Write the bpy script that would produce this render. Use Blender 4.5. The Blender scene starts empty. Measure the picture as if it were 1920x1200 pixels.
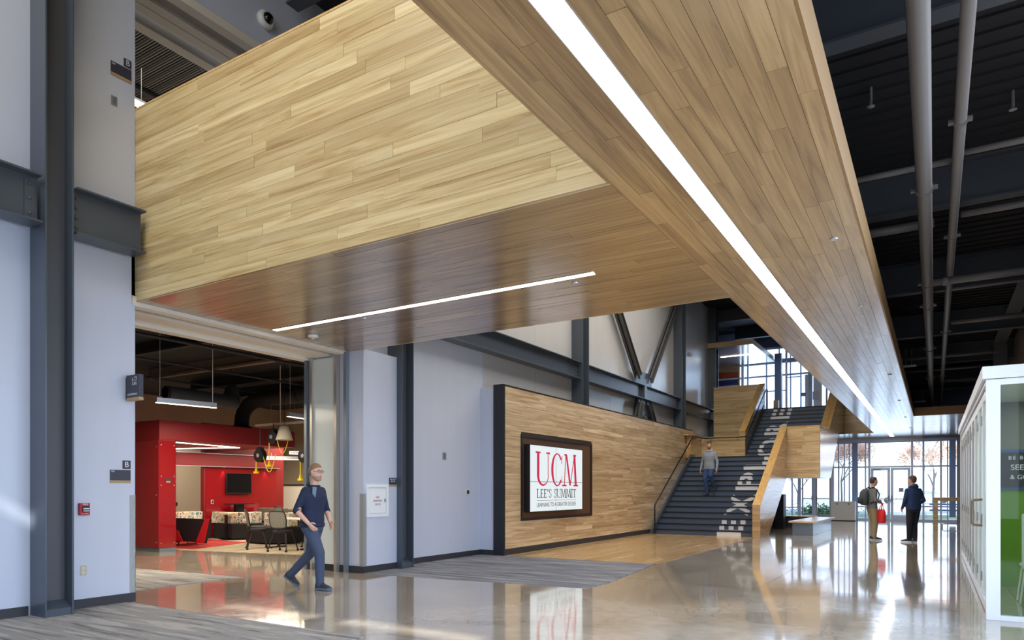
import bpy, bmesh, math, random
from mathutils import Vector, Matrix, kdtree
R_ = random.Random(7)
SC = bpy.context.scene
COL = SC.collection
PI = math.pi

# ------------------------------------------------------------------ camera, light, exposure
YAW = math.atan(792.0/1293.0)
cam = bpy.data.objects.new('camera', bpy.data.cameras.new('camera')); COL.objects.link(cam)
cam.location = (0, 0, 1.42); cam.rotation_euler = (PI/2, 0, YAW)
cam.data.sensor_width = 36; cam.data.lens = 36*1293/1920; cam.data.shift_y = 318/1920
cam.data.clip_end = 400
SC.camera = cam
SC.view_settings.view_transform = 'Standard'; SC.view_settings.look = 'None'
SC.view_settings.gamma = 1; SC.view_settings.use_curve_mapping = False
SC.view_settings.exposure = 0.8
SC.cycles.use_denoising = True
SC.cycles.max_bounces = 8; SC.cycles.diffuse_bounces = 4; SC.cycles.glossy_bounces = 4
SC.cycles.transparent_max_bounces = 12
SC.cycles.sample_clamp_indirect = 6
SC.cycles.caustics_reflective = False; SC.cycles.caustics_refractive = False
W = bpy.data.worlds.new('sky'); SC.world = W; W.use_nodes = True
wn = W.node_tree.nodes; wl = W.node_tree.links
bg = wn['Background']
tc = wn.new('ShaderNodeTexCoord'); sp = wn.new('ShaderNodeSeparateXYZ'); rp = wn.new('ShaderNodeValToRGB')
rp.color_ramp.elements[0].position = 0.0; rp.color_ramp.elements[0].color = (.72, .85, 1, 1)
rp.color_ramp.elements[1].position = 0.6; rp.color_ramp.elements[1].color = (.42, .64, 1, 1)
wl.new(tc.outputs['Generated'], sp.inputs[0]); wl.new(sp.outputs[2], rp.inputs[0]); wl.new(rp.outputs[0], bg.inputs[0])
bg.inputs[1].default_value = 1.2

def light(name, kind, loc, energy, color, rot=(0, 0, 0), size=1, size_y=None, spread=None, angle=None, spot=None):
    l = bpy.data.lights.new(name, kind); l.energy = energy; l.color = color
    if kind == 'AREA':
        l.size = size
        if size_y: l.shape = 'RECTANGLE'; l.size_y = size_y
        if spread: l.spread = spread
    if kind == 'SUN': l.angle = angle or .009
    if kind in ('POINT', 'SPOT'): l.shadow_soft_size = size
    if spot: l.spot_size = spot; l.spot_blend = .6
    o = bpy.data.objects.new(name, l); COL.objects.link(o); o.location = loc; o.rotation_euler = rot
    return o
sund = Vector((-.25, 1.5, -1.0)).normalized()
s = light('sun', 'SUN', (0, -20, 20), 6, (1, .96, .88), angle=.012); s.rotation_euler = sund.to_track_quat('-Z', 'Y').to_euler()
# daylight of the tall glazing behind the photographer
light('daylight_side_glazing', 'AREA', (1.9, 4.6, 2.7), 170, (.62, .77, 1), (0, math.radians(60), 0), 4.6, 7.5, math.radians(130))
light('daylight_rear_glazing', 'AREA', (-1.5, -5.4, 3.6), 310, (.70, .82, 1), (PI/2, 0, 0), 13, 6)
light('daylight_upper_glazing', 'AREA', (-4.6, -5.2, 7.9), 60, (.80, .90, 1), (PI/2, 0, 0), 7, 2)
# daylight arriving through the far curtain wall, both storeys
light('daylight_far_doors', 'AREA', (-2.4, 36.6, 1.9), 70, (.62, .77, 1), (-PI/2, 0, 0), 10, 3.4).data.specular_factor = .15
light('daylight_far_upper', 'AREA', (-5.2, 37.2, 6.6), 220, (.62, .77, 1), (-PI/2, 0, 0), 7, 3.4).data.specular_factor = .3
# warm light of the rooms
light('hall_downlight', 'AREA', (-5.0, 1.6, 9.2), 160, (1, .90, .72), (math.radians(28), 0, 0), 5, 3)
light('hall_downlight', 'AREA', (-5.2, 17, 9.2), 520, (1, .93, .82), (0, 0, 0), 4, 12)
light('conference_room_light', 'AREA', (-12.2, 8.2, 2.98), 170, (1, .86, .68), (0, 0, 0), 4, 4)
light('pavilion_light', 'AREA', (-16.3, 12.2, 2.5), 55, (1, .88, .72), (0, 0, 0), 2, 3)
light('nook_fill', 'AREA', (-19.5, 12.4, 3.1), 60, (1, .88, .7), (0, 0, 0), 1.5, 3)  # added fill without a fixture, brightens the beige wall behind the pavilion
light('room_back_light', 'AREA', (-16.6, 15.6, 3.0), 90, (1, .86, .66), (0, 0, 0), 3, 2)

# ------------------------------------------------------------------ materials
def mat(name, col, rough=.5, metal=0, spec=.5, coat=0, emit=None, es=0, coat_r=.1):
    m = bpy.data.materials.new(name); m.use_nodes = True
    b = m.node_tree.nodes['Principled BSDF']
    b.inputs['Base Color'].default_value = (*col, 1); b.inputs['Roughness'].default_value = rough
    b.inputs['Metallic'].default_value = metal; b.inputs['Specular IOR Level'].default_value = spec
    b.inputs['Coat Weight'].default_value = coat; b.inputs['Coat Roughness'].default_value = coat_r
    if emit: b.inputs['Emission Color'].default_value = (*emit, 1); b.inputs['Emission Strength'].default_value = es
    return m
def nd(m, t, **k):
    n = m.node_tree.nodes.new(t)
    for a, v in k.items(): setattr(n, a, v)
    return n
def lk(m, a, b): m.node_tree.links.new(a, b)
def bsdf(m): return m.node_tree.nodes['Principled BSDF']
def ramp(m, stops, fac):
    r = nd(m, 'ShaderNodeValToRGB'); e = r.color_ramp.elements
    e[0].position = stops[0][0]; e[0].color = (*stops[0][1], 1)
    e[1].position = stops[-1][0]; e[1].color = (*stops[-1][1], 1)
    for p, c in stops[1:-1]:
        q = e.new(p); q.color = (*c, 1)
    lk(m, fac, r.inputs[0]); return r.outputs[0]
def posn(m, scale, loc=None, obj=False):
    if obj: src = nd(m, 'ShaderNodeTexCoord').outputs['Object']
    else: src = nd(m, 'ShaderNodeNewGeometry').outputs['Position']
    mp = nd(m, 'ShaderNodeMapping'); mp.inputs['Scale'].default_value = scale
    lk(m, src, mp.inputs[0])
    if loc is not None: lk(m, loc, mp.inputs['Location'])
    return mp.outputs[0]
def noise(m, vec, scale=1, detail=4, rough=.55, dist=0):
    n = nd(m, 'ShaderNodeTexNoise'); n.inputs['Scale'].default_value = scale; n.inputs['Detail'].default_value = detail
    n.inputs['Roughness'].default_value = rough; n.inputs['Distortion'].default_value = dist
    lk(m, vec, n.inputs['Vector']); return n.outputs[0]
def math_(m, op, a, b=None):
    n = nd(m, 'ShaderNodeMath', operation=op)
    for i, x in enumerate((a, b)):
        if x is None: continue
        if isinstance(x, (int, float)): n.inputs[i].default_value = x
        else: lk(m, x, n.inputs[i])
    return n.outputs[0]
def mixc(m, f, a, b, mode='MIX'):
    n = nd(m, 'ShaderNodeMix', data_type='RGBA', blend_type=mode)
    for i, x in ((0, f), (6, a), (7, b)):
        if isinstance(x, (int, float)): n.inputs[i].default_value = x
        elif isinstance(x, tuple): n.inputs[i].default_value = (*x, 1)
        else: lk(m, x, n.inputs[i])
    return n.outputs[2]
def bump(m, h, dist=.01, strength=.3):
    n = nd(m, 'ShaderNodeBump'); n.inputs['Distance'].default_value = dist; n.inputs['Strength'].default_value = strength
    lk(m, h, n.inputs['Height']); lk(m, n.outputs[0], bsdf(m).inputs['Normal'])

def wood(name, light_, mid, dark, axis='x', rough=.3, coat=.3, bright=1.0):
    """planks of maple with a grain along one world axis; every plank has its own tone"""
    m = mat(name, mid, rough, coat=coat, coat_r=.18)
    oi = nd(m, 'ShaderNodeObjectInfo').outputs['Random']; isl = nd(m, 'ShaderNodeNewGeometry').outputs['Random Per Island']
    rnd = math_(m, 'FRACT', math_(m, 'ADD', oi, isl))
    cx = nd(m, 'ShaderNodeCombineXYZ'); 
    for i, k in enumerate((37.0, 91.0, 53.0)): lk(m, math_(m, 'MULTIPLY', rnd, k), cx.inputs[i])
    S = {'x': (.35, 7, 7), 'y': (7, .35, 7), 'z': (7, 7, .35)}[axis]
    g1 = noise(m, posn(m, S, cx.outputs[0]), 1.6, 5, .6, 1.2)
    S2 = {'x': (1.5, 60, 60), 'y': (60, 1.5, 60), 'z': (60, 60, 1.5)}[axis]
    g2 = noise(m, posn(m, S2, cx.outputs[0]), 1, 3, .6)
    base = ramp(m, [(.30, dark), (.46, mid), (.62, light_)], g1)
    tone = ramp(m, [(0, (.80, .74, .66)), (.35, (.95, .92, .86)), (.8, (1.04, 1.03, 1.0)), (1, (1.18, 1.2, 1.22))], rnd)
    c = mixc(m, 1.0, base, tone, 'MULTIPLY')
    fine = ramp(m, [(.35, (.93, .92, .90)), (.65, (1.02, 1.02, 1.02))], g2)
    c = mixc(m, 1.0, c, fine, 'MULTIPLY')
    lk(m, c, bsdf(m).inputs['Base Color'])
    return m
def sr(r, g, b):
    f = lambda c: ((c/255)/12.92 if c <= 10 else (((c/255)+.055)/1.055)**2.4)
    return (f(r), f(g), f(b))
M = {}
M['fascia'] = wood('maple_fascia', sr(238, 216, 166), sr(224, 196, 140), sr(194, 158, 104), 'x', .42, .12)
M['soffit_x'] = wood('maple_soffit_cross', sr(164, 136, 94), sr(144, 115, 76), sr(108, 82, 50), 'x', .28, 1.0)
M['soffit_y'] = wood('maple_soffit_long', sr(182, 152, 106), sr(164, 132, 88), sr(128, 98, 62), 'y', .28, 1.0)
M['signwood'] = wood('maple_sign_wall', sr(230, 210, 178), sr(208, 182, 146), sr(174, 144, 108), 'y', .4, .2)
M['railwood'] = wood('maple_guard', sr(224, 200, 156), sr(206, 176, 128), sr(168, 132, 86), 'x', .32, .4)
M['railwood_y'] = wood('maple_guard_side', sr(214, 180, 130), sr(198, 158, 106), sr(160, 116, 70), 'y', .25, .7)
M['capwood'] = wood('maple_cap', sr(236, 198, 138), sr(226, 184, 120), sr(206, 160, 96), 'y', .4, .2)
M['woodgap'] = mat('wood_shadow_gap', sr(88, 62, 38), .7)
M['woodfloor'] = wood('maple_floor', sr(226, 196, 150), sr(206, 172, 124), sr(176, 140, 96), 'y', .22, .6)
M['steel'] = mat('painted_steel', sr(70, 80, 92), .38, coat=.25, coat_r=.25)
M['steel_dark'] = mat('painted_steel_dark', sr(84, 86, 92), .5)
M['brace'] = mat('brace_steel', sr(78, 78, 78), .5)
M['black'] = mat('black_trim', sr(34, 34, 42), .45)
M['base'] = mat('rubber_base', sr(54, 54, 60), .55)
M['rail'] = mat('rail_steel', sr(48, 50, 56), .35, .6)
M['alu'] = mat('aluminium', sr(196, 200, 204), .35, .7)
M['alu_warm'] = mat('champagne_aluminium', sr(190, 182, 172), .35, .6)
M['alu_grey'] = mat('grey_aluminium', sr(132, 142, 152), .4, .4)
M['mullion'] = mat('mullion_metal', sr(196, 206, 226), .45)
M['white'] = mat('white_powder_coat', sr(240, 244, 248), .35, coat=.2)
M['plastic'] = mat('white_plastic', sr(228, 226, 220), .4)
M['track'] = mat('track_paint', sr(226, 218, 206), .5)
M['track_dark'] = mat('track_groove', sr(70, 64, 58), .6)
M['deck'] = mat('dark_deck', sr(34, 34, 40), .8)
M['pipe'] = mat('pipe_paint', sr(110, 106, 106), .5)
M['joist'] = mat('joist_paint', sr(74, 78, 86), .6)
M['duct'] = mat('duct_paint', sr(36, 35, 36), .7)
M['lamp'] = mat('lamp_diffuser', (1, 1, 1), .5, emit=(1, .90, .78), es=9.0)
M['lamp_cool'] = mat('corridor_diffuser', (1, 1, 1), .5, emit=(1, .95, .90), es=13.0)
M['lamp_room'] = mat('room_diffuser', (1, 1, 1), .5, emit=(1, .86, .62), es=4.0)
M['red'] = mat('red_lacquer_panel', sr(148, 22, 30), .12, coat=.8, coat_r=.04)
M['redmatte'] = mat('red_wall_paint', sr(138, 26, 32), .5)
M['beige'] = mat('beige_wall', sr(176, 164, 146), .7)
M['tv'] = mat('tv_glass', sr(18, 18, 20), .12)
M['blk'] = mat('black_plastic', sr(24, 24, 28), .45)
M['seatblk'] = mat('black_fabric', sr(28, 26, 30), .8)
M['redfab'] = mat('red_fabric', sr(200, 14, 30), .8)
M['meshfab'] = mat('chair_mesh', sr(124, 124, 118), .7)
M['tabletop'] = mat('white_laminate', sr(226, 222, 212), .35)
M['yellow'] = mat('yellow_cord', sr(226, 200, 20), .5)
M['stairpaint'] = mat('stair_rubber', sr(80, 94, 116), .5, spec=.4)
M['nosing'] = mat('stair_nosing', sr(12, 14, 20), .5)
M['letter'] = mat('white_vinyl', sr(240, 244, 250), .4)
M['screen'] = mat('screen_lit', (.1, .1, .1), .3, emit=sr(232, 242, 246), es=.52)
M['screentext_red'] = mat('screen_red', (.05, 0, 0), .5, emit=sr(206, 34, 78), es=.5)
M['screentext_black'] = mat('screen_ink', sr(24, 22, 28), .6)
M['signdark'] = mat('sign_slate', sr(62, 62, 76), .5)
M['signtan'] = mat('sign_tan', sr(178, 152, 112), .5)
M['signwhite'] = mat('sign_white', sr(236, 236, 240), .5)
M['redink'] = mat('red_ink', sr(160, 30, 50), .5)
M['firered'] = mat('alarm_red', sr(186, 24, 36), .35)
M['brass'] = mat('outlet_steel', sr(196, 184, 160), .35, .5)
M['tread'] = mat('diamond_plate', sr(168, 172, 174), .4, .3)
M['green'] = mat('green_wall', sr(112, 160, 34), .6)
M['bronze'] = mat('handle_bronze', sr(150, 130, 112), .3, .9)
M['trash'] = mat('cabinet_laminate', sr(226, 222, 216), .5)
M['paleboard'] = mat('whiteboard', sr(226, 222, 212), .3)
M['orange'] = mat('orange_sign', sr(206, 84, 40), .6)
M['blueposter'] = mat('blue_poster', sr(40, 60, 130), .5)
M['bark'] = mat('bark', sr(170, 156, 150), .9)
M['leaf'] = mat('autumn_leaf', sr(250, 206, 180), .8)
M['leafgreen'] = mat('hedge_leaf', sr(110, 140, 80), .8)
M['carblue'] = mat('car_paint', sr(150, 172, 196), .4)
M['carwhite'] = mat('car_paint_pale', sr(210, 214, 220), .3)
M['asphalt'] = mat('parking', sr(170, 172, 176), .9)
M['grass'] = mat('lawn', sr(150, 160, 110), .95)
M['pave'] = mat('paving', sr(196, 196, 196), .9)

def wallmat(name, col, rough, coat):
    m = mat(name, col, rough, coat=coat, coat_r=.25)
    n = noise(m, posn(m, (3, 3, .25)), 1, 3)
    lk(m, ramp(m, [(.35, tuple(c*.965 for c in col)), (.65, col)], n), bsdf(m).inputs['Base Color']); return m
M['wall'] = wallmat('white_wall', sr(205, 212, 230), .42, .25)
M['wall_metal'] = wallmat('metal_wall_panel', sr(204, 204, 206), .30, .5)

# polished concrete
m = M['concrete'] = mat('polished_concrete', sr(150, 140, 126), .10, spec=.75, coat=.5, coat_r=.05)
n1 = noise(m, posn(m, (.45, .45, 1)), 1, 5, .6, .6); n2 = noise(m, posn(m, (6, 6, 1)), 1, 5, .65)
c = ramp(m, [(.34, sr(150, 140, 126)), (.5, sr(176, 165, 149)), (.68, sr(196, 187, 174))], n1)
c = mixc(m, 1.0, c, ramp(m, [(.3, (.88, .88, .87)), (.7, (1.05, 1.05, 1.05))], n2), 'MULTIPLY')
lk(m, c, bsdf(m).inputs['Base Color'])
lk(m, ramp(m, [(.3, (.05,)*3), (.7, (.12,)*3)], n2), bsdf(m).inputs['Roughness'])
bump(m, noise(m, posn(m, (1.1, 1.1, 1)), 1, 2), .006, .22)

def carpet(name, a, b, c3, sc=(.55, 6, 1)):
    m = mat(name, b, .95, spec=.1)
    n1 = noise(m, posn(m, sc), 1.4, 4, .62, .5); n2 = noise(m, posn(m, (90, 90, 1)), 1, 2)
    c = ramp(m, [(.36, a), (.44, b), (.53, b), (.58, c3)], n1)
    c = mixc(m, 1.0, c, ramp(m, [(.3, (.86,)*3), (.7, (1.1,)*3)], n2), 'MULTIPLY')
    lk(m, c, bsdf(m).inputs['Base Color']); bump(m, n2, .004, .5); return m
M['carpet'] = carpet('streaked_grey_carpet', sr(112, 112, 112), sr(152, 150, 148), sr(176, 172, 168))
M['carpet_blue'] = carpet('streaked_grey_carpet_dark', sr(92, 96, 106), sr(124, 126, 134), sr(152, 152, 156))
M['carpet_tan'] = carpet('streaked_tan_carpet', sr(140, 126, 104), sr(176, 162, 136), sr(196, 182, 156), (4, .5, 1))
M['carpet_red'] = carpet('red_carpet', sr(140, 44, 48), sr(176, 60, 60), sr(190, 84, 80))

# perforated metal deck
m = M['ribdeck'] = mat('ribbed_deck', sr(96, 92, 86), .6)
wv = nd(m, 'ShaderNodeTexWave', wave_type='BANDS', bands_direction='Y'); wv.inputs['Scale'].default_value = 5
lk(m, posn(m, (1, 1, 1)), wv.inputs['Vector'])
lk(m, ramp(m, [(.35, sr(44, 42, 40)), (.6, sr(84, 80, 74))], wv.outputs[0]), bsdf(m).inputs['Base Color'])
# woven/patterned upholstery
m = M['pattern'] = mat('patterned_upholstery', (.5, .5, .5), .85)
vo = nd(m, 'ShaderNodeTexVoronoi'); vo.inputs['Scale'].default_value = 1; lk(m, posn(m, (17, 17, 10)), vo.inputs['Vector'])
sep = nd(m, 'ShaderNodeSeparateColor'); lk(m, vo.outputs['Color'], sep.inputs[0])
cc = ramp(m, [(0, sr(230, 222, 196)), (.3, sr(96, 140, 150)), (.45, sr(214, 196, 140)), (.6, sr(70, 66, 60)), (.75, sr(232, 226, 204)), (.88, sr(186, 84, 50)), (1, sr(110, 150, 160))], sep.outputs[0])
ve = nd(m, 'ShaderNodeTexVoronoi', feature='DISTANCE_TO_EDGE'); ve.inputs['Scale'].default_value = 1; lk(m, posn(m, (17, 17, 10)), ve.inputs['Vector'])
lk(m, mixc(m, math_(m, 'LESS_THAN', ve.outputs['Distance'], .07), cc, sr(236, 230, 208)), bsdf(m).inputs['Base Color'])
# diamond plate relief
m = M['tread']; vo = nd(m, 'ShaderNodeTexVoronoi'); vo.inputs['Scale'].default_value = 45; lk(m, posn(m, (1, 1, 1)), vo.inputs['Vector']); bump(m, vo.outputs[0], .004, .8)

def glassmat(name, tint, refl=.12, rough=0.0):
    m = bpy.data.materials.new(name); m.use_nodes = True; nt = m.node_tree
    for n in list(nt.nodes):
        if n.type != 'OUTPUT_MATERIAL': nt.nodes.remove(n)
    out = [n for n in nt.nodes if n.type == 'OUTPUT_MATERIAL'][0]
    tr = nt.nodes.new('ShaderNodeBsdfTransparent'); tr.inputs[0].default_value = (*tint, 1)
    gl = nt.nodes.new('ShaderNodeBsdfGlossy'); gl.inputs['Roughness'].default_value = rough
    fr = nt.nodes.new('ShaderNodeFresnel'); fr.inputs[0].default_value = 1.5
    ge = nt.nodes.new('ShaderNodeNewGeometry'); inv = nt.nodes.new('ShaderNodeMath'); inv.operation = 'SUBTRACT'; inv.inputs[0].default_value = 1
    mu = nt.nodes.new('ShaderNodeMath'); mu.operation = 'MULTIPLY'
    nt.links.new(ge.outputs['Backfacing'], inv.inputs[1]); nt.links.new(inv.outputs[0], mu.inputs[0]); nt.links.new(fr.outputs[0], mu.inputs[1])
    mx = nt.nodes.new('ShaderNodeMixShader'); nt.links.new(mu.outputs[0], mx.inputs[0])
    nt.links.new(tr.outputs[0], mx.inputs[1]); nt.links.new(gl.outputs[0], mx.inputs[2]); nt.links.new(mx.outputs[0], out.inputs[0])
    return m
M['glass'] = glassmat('clear_glass', (.94, .97, .99))
M['glass_green'] = glassmat('green_tinted_glass', (.86, .93, .90))
m = M['blind'] = bpy.data.materials.new('translucent_blind'); m.use_nodes = True
bs = bsdf(m); bs.inputs['Base Color'].default_value = (.85, .9, .95, 1); bs.inputs['Transmission Weight'].default_value = 0
tl = m.node_tree.nodes.new('ShaderNodeBsdfTranslucent'); tl.inputs[0].default_value = (.9, .94, 1, 1)
mx = m.node_tree.nodes.new('ShaderNodeMixShader'); mx.inputs[0].default_value = .7
o_ = [n for n in m.node_tree.nodes if n.type == 'OUTPUT_MATERIAL'][0]
m.node_tree.links.new(bs.outputs[0], mx.inputs[1]); m.node_tree.links.new(tl.outputs[0], mx.inputs[2]); m.node_tree.links.new(mx.outputs[0], o_.inputs[0])

# ------------------------------------------------------------------ geometry helpers
def woff(q):
    t = Vector((0, 0, 0)); r = None
    while q is not None: t += Vector(q.location); r = q; q = q.parent
    return t if r is not None and r.get('_w') else Vector((0, 0, 0))
class B:
    def __init__(s): s.v = []; s.f = []; s.mi = []; s.cur = 0
    def add(s, vs, fs):
        k = len(s.v); s.v += [tuple(x) for x in vs]; s.f += [tuple(i+k for i in f) for f in fs]; s.mi += [s.cur]*len(fs); return s
    def box(s, x0, x1, y0, y1, z0, z1):
        return s.add([(x0,y0,z0),(x1,y0,z0),(x1,y1,z0),(x0,y1,z0),(x0,y0,z1),(x1,y0,z1),(x1,y1,z1),(x0,y1,z1)],
                     [(3,2,1,0),(4,5,6,7),(0,1,5,4),(1,2,6,5),(2,3,7,6),(3,0,4,7)])
    def prism(s, pts, ax, a0, a1):
        """polygon of 2-D points extruded along axis ax ('x': pts are (y,z); 'y': (x,z); 'z': (x,y))"""
        n = len(pts)
        def P(p, a): return {'x': (a, p[0], p[1]), 'y': (p[0], a, p[1]), 'z': (p[0], p[1], a)}[ax]
        return s.add([P(p, a0) for p in pts]+[P(p, a1) for p in pts],
                     [tuple(range(n-1, -1, -1)), tuple(range(n, 2*n))]+[(i, (i+1) % n, n+(i+1) % n, n+i) for i in range(n)])
    def rings(s, rs, cap=True):
        n = len(rs[0]); k = len(rs)
        fs = [(i*n+j, i*n+(j+1) % n, (i+1)*n+(j+1) % n, (i+1)*n+j) for i in range(k-1) for j in range(n)]
        if cap: fs += [tuple(range(n-1, -1, -1)), tuple((k-1)*n+j for j in range(n))]
        return s.add([p for r in rs for p in r], fs)
    def tube(s, path, r, n=8, cap=True):
        P = [Vector(p) for p in path]; rs = []
        rr = r if isinstance(r, (list, tuple)) else [r]*len(P)
        up = None
        for i, p in enumerate(P):
            t = (P[min(i+1, len(P)-1)]-P[max(i-1, 0)]).normalized()
            if up is None: up = Vector((0, 0, 1)) if abs(t.z) < .9 else Vector((1, 0, 0))
            a = t.cross(up).normalized(); b = a.cross(t).normalized(); up = b
            rs.append([p+(a*math.cos(2*PI*j/n)+b*math.sin(2*PI*j/n))*rr[i] for j in range(n)])
        return s.rings(rs, cap)
    def lathe(s, prof, c=(0, 0, 0), n=16, axis='z'):
        def P(r, h, t):
            a, b = r*math.cos(t), r*math.sin(t)
            q = {'z': (a, b, h), 'y': (a, h, b), 'x': (h, a, b)}[axis]
            return (c[0]+q[0], c[1]+q[1], c[2]+q[2])
        return s.rings([[P(max(r, 1e-4), h, 2*PI*j/n) for j in range(n)] for r, h in prof])
    def ball(s, c, rx, ry=None, rz=None, n=12, k=7):
        ry = ry or rx; rz = rz or rx; rs = []
        for i in range(k+1):
            t = -PI/2+PI*i/k; q = max(math.cos(t), .03)
            rs.append([(c[0]+rx*q*math.cos(2*PI*j/n), c[1]+ry*q*math.sin(2*PI*j/n), c[2]+rz*math.sin(t)) for j in range(n)])
        return s.rings(rs)
    def build(s, name, mats, parent=None, smooth=False, bev=0, props=None):
        off = woff(parent)
        me = bpy.data.meshes.new(name)
        me.from_pydata([tuple(Vector(v)-off) for v in s.v], [], s.f)
        ms = mats if isinstance(mats, (list, tuple)) else [mats]
        for m_ in ms: me.materials.append(M[m_] if isinstance(m_, str) else m_)
        if len(ms) > 1: me.polygons.foreach_set('material_index', s.mi)
        bm = bmesh.new(); bm.from_mesh(me); bmesh.ops.recalc_face_normals(bm, faces=bm.faces); bm.to_mesh(me); bm.free()
        if smooth: me.polygons.foreach_set('use_smooth', [True]*len(me.polygons))
        o = bpy.data.objects.new(name, me); COL.objects.link(o)
        if parent is not None: o.parent = parent
        if bev:
            bv = o.modifiers.new('bevel', 'BEVEL'); bv.width = bev; bv.segments = 2; bv.limit_method = 'ANGLE'
        if props:
            for k, v in props.items(): o[k] = v
        return o
def thing(name, label, cat, loc=(0, 0, 0), group=None, rz=0, world=True):
    """Empty at the thing's base; with world=True the parts are given in world coordinates"""
    o = bpy.data.objects.new(name, None); COL.objects.link(o); o.location = loc; o.rotation_euler = (0, 0, rz)
    o.empty_display_size = .1
    o['label'] = label; o['category'] = cat
    if group: o['group'] = group
    if world: o['_w'] = 1
    return o
def tag(o, label, cat, group=None, kind=None):
    o['label'] = label; o['category'] = cat
    if group: o['group'] = group
    if kind: o['kind'] = kind
    return o
def struct(name, b, m, label=None, cat='wall', **k):
    o = b.build(name, m, **k); o['kind'] = 'structure'
    if label: o['label'] = label; o['category'] = cat
    return o
def copy_tree(o, parent=None):
    c = o.copy(); COL.objects.link(c)
    if parent is not None: c.parent = parent
    for ch in list(o.children):
        if ch.name != c.name: copy_tree(ch, c)
    return c
def dup(o, loc, rz, label, group=None):
    kids = list(o.children)
    c = o.copy(); COL.objects.link(c); c.location = loc; c.rotation_euler = (0, 0, rz); c['label'] = label
    if group: c['group'] = group
    for ch in kids: copy_tree(ch, c)
    return c
def text(s, size, m, M4, parent=None, name='lettering', align='CENTER', sx=1, bold=0, ext=.0005, spacing=1):
    cu = bpy.data.curves.new(name, 'FONT'); cu.body = s; cu.size = size; cu.align_x = align; cu.align_y = 'CENTER'
    cu.extrude = ext; cu.offset = bold; cu.space_character = spacing
    o0 = bpy.data.objects.new('tmp', cu); COL.objects.link(o0)
    dg = bpy.context.evaluated_depsgraph_get()
    me = bpy.data.meshes.new_from_object(o0.evaluated_get(dg)); bpy.data.objects.remove(o0)
    for v in me.vertices: v.co.x *= sx
    off = woff(parent)
    me.transform(Matrix.Translation(-off) @ M4); me.materials.clear(); me.materials.append(M[m])
    me.name = name
    o = bpy.data.objects.new(name, me); COL.objects.link(o)
    if parent is not None: o.parent = parent
    return o
def onX(x, y, z): return Matrix(((0, 0, 1, x), (1, 0, 0, y), (0, 1, 0, z), (0, 0, 0, 1)))       # faces +X
def onY(x, y, z): return Matrix(((1, 0, 0, x), (0, 0, -1, y), (0, 1, 0, z), (0, 0, 0, 1)))      # faces -Y

UNIT = {}
def unitmesh(m):
    if m not in UNIT:
        b = B(); b.box(-.5, .5, -.5, .5, -.5, .5)
        me = bpy.data.meshes.new('plank'); me.from_pydata(b.v, [], b.f)
        me.materials.append(M[m]); UNIT[m] = me
    return UNIT[m]
def planks(parent, m, ul, uv, un, U, V, n0, rowh, lens, thick=.014, hole=None, stuff=False, rnd=None, name='plank', clip=None):
    """rows of boards: ul = index of the length axis, uv = index of the row axis, un = index of the normal axis"""
    rnd = rnd or R_; bb = B(); cnt = 0
    off = woff(parent)
    nrow = max(1, round((V[1]-V[0])/rowh)); h = (V[1]-V[0])/nrow
    for i in range(nrow):
        v0 = V[0]+i*h; v1 = v0+h; segs = [(U[0], U[1])]
        if hole and v1 > hole[2]+.01 and v0 < hole[3]-.01: segs = [(U[0], hole[0]), (hole[1], U[1])]
        if clip: segs = clip((v0+v1)/2, segs)
        for a, b in segs:
            if b-a < .03: continue
            x = a
            first = rnd.uniform(.35, 1)*lens[1]
            while x < b-.001:
                L = first if first else rnd.uniform(*lens); first = None
                e = x+L
                if e > b-.35: e = b
                t = thick+rnd.uniform(-.0015, .0015)
                lo = [0, 0, 0]; hi = [0, 0, 0]
                lo[ul] = x+.0012; hi[ul] = e-.0012; lo[uv] = v0+.0012; hi[uv] = v1-.0012
                sgn = 1 if n0[1] > 0 else -1
                lo[un] = min(n0[0], n0[0]+sgn*t); hi[un] = max(n0[0], n0[0]+sgn*t)
                if stuff: bb.box(lo[0], hi[0], lo[1], hi[1], lo[2], hi[2])
                else:
                    o = bpy.data.objects.new(name, unitmesh(m)); COL.objects.link(o); o.parent = parent
                    o.location = (Vector(lo)+Vector(hi))/2-off; o.scale = [hi[k]-lo[k] for k in range(3)]
                cnt += 1; x = e
    if stuff: bb.build('planking', m, parent, props={'kind': 'stuff'})
    return cnt

def ibeam_y(b, xc, y0, y1, z0, z1, w=.25, tf=.025, tw=.02):
    b.box(xc-w/2, xc+w/2, y0, y1, z0, z0+tf); b.box(xc-w/2, xc+w/2, y0, y1, z1-tf, z1); b.box(xc-tw/2, xc+tw/2, y0, y1, z0+tf, z1-tf); return b

# ------------------------------------------------------------------ the shell
WX = -8.67          # plane of the long left wall
b = B(); b.box(-30, 8, -7, 36.2, -.2, 0); struct('floor', b, 'concrete')
# saw cut joints in the concrete
b = B()
for y in (5.15, 10.4, 15.7, 21.0, 26.3, 31.6): b.box(-4.3 if y > 8 else -4.6, 1.9, y-.002, y+.002, .0005, .0012)
for x in (-2.15, .9): b.box(x-.002, x+.002, 4.9, 36, .0005, .0012)
b.build('trim_1', mat('joint_filler', sr(108, 100, 92), .6), props={'kind': 'structure'})
def flat(name, pts, m, label=None, cat='carpet', h=.008):
    b = B(); b.prism(pts, 'z', 0, h); o = b.build(name, m)
    tag(o, label, cat); return o
flat('carpet', [(-8.67, -4), (-4.66, -4), (-4.66, 4.90), (-8.67, 4.86)], 'carpet', 'streaked grey carpet under the steel column left of the opening')
flat('carpet', [(-8.23, 8.64), (-4.25, 9.03), (-4.22, 9.7), (-4.53, 12.55), (-8.44, 12.47), (-8.44, 9.86), (-8.1, 9.84), (-8.1, 9.45), (-8.23, 9.45)], 'carpet_blue', 'dark streaked grey carpet before the white wall and the sign wall')
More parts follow.
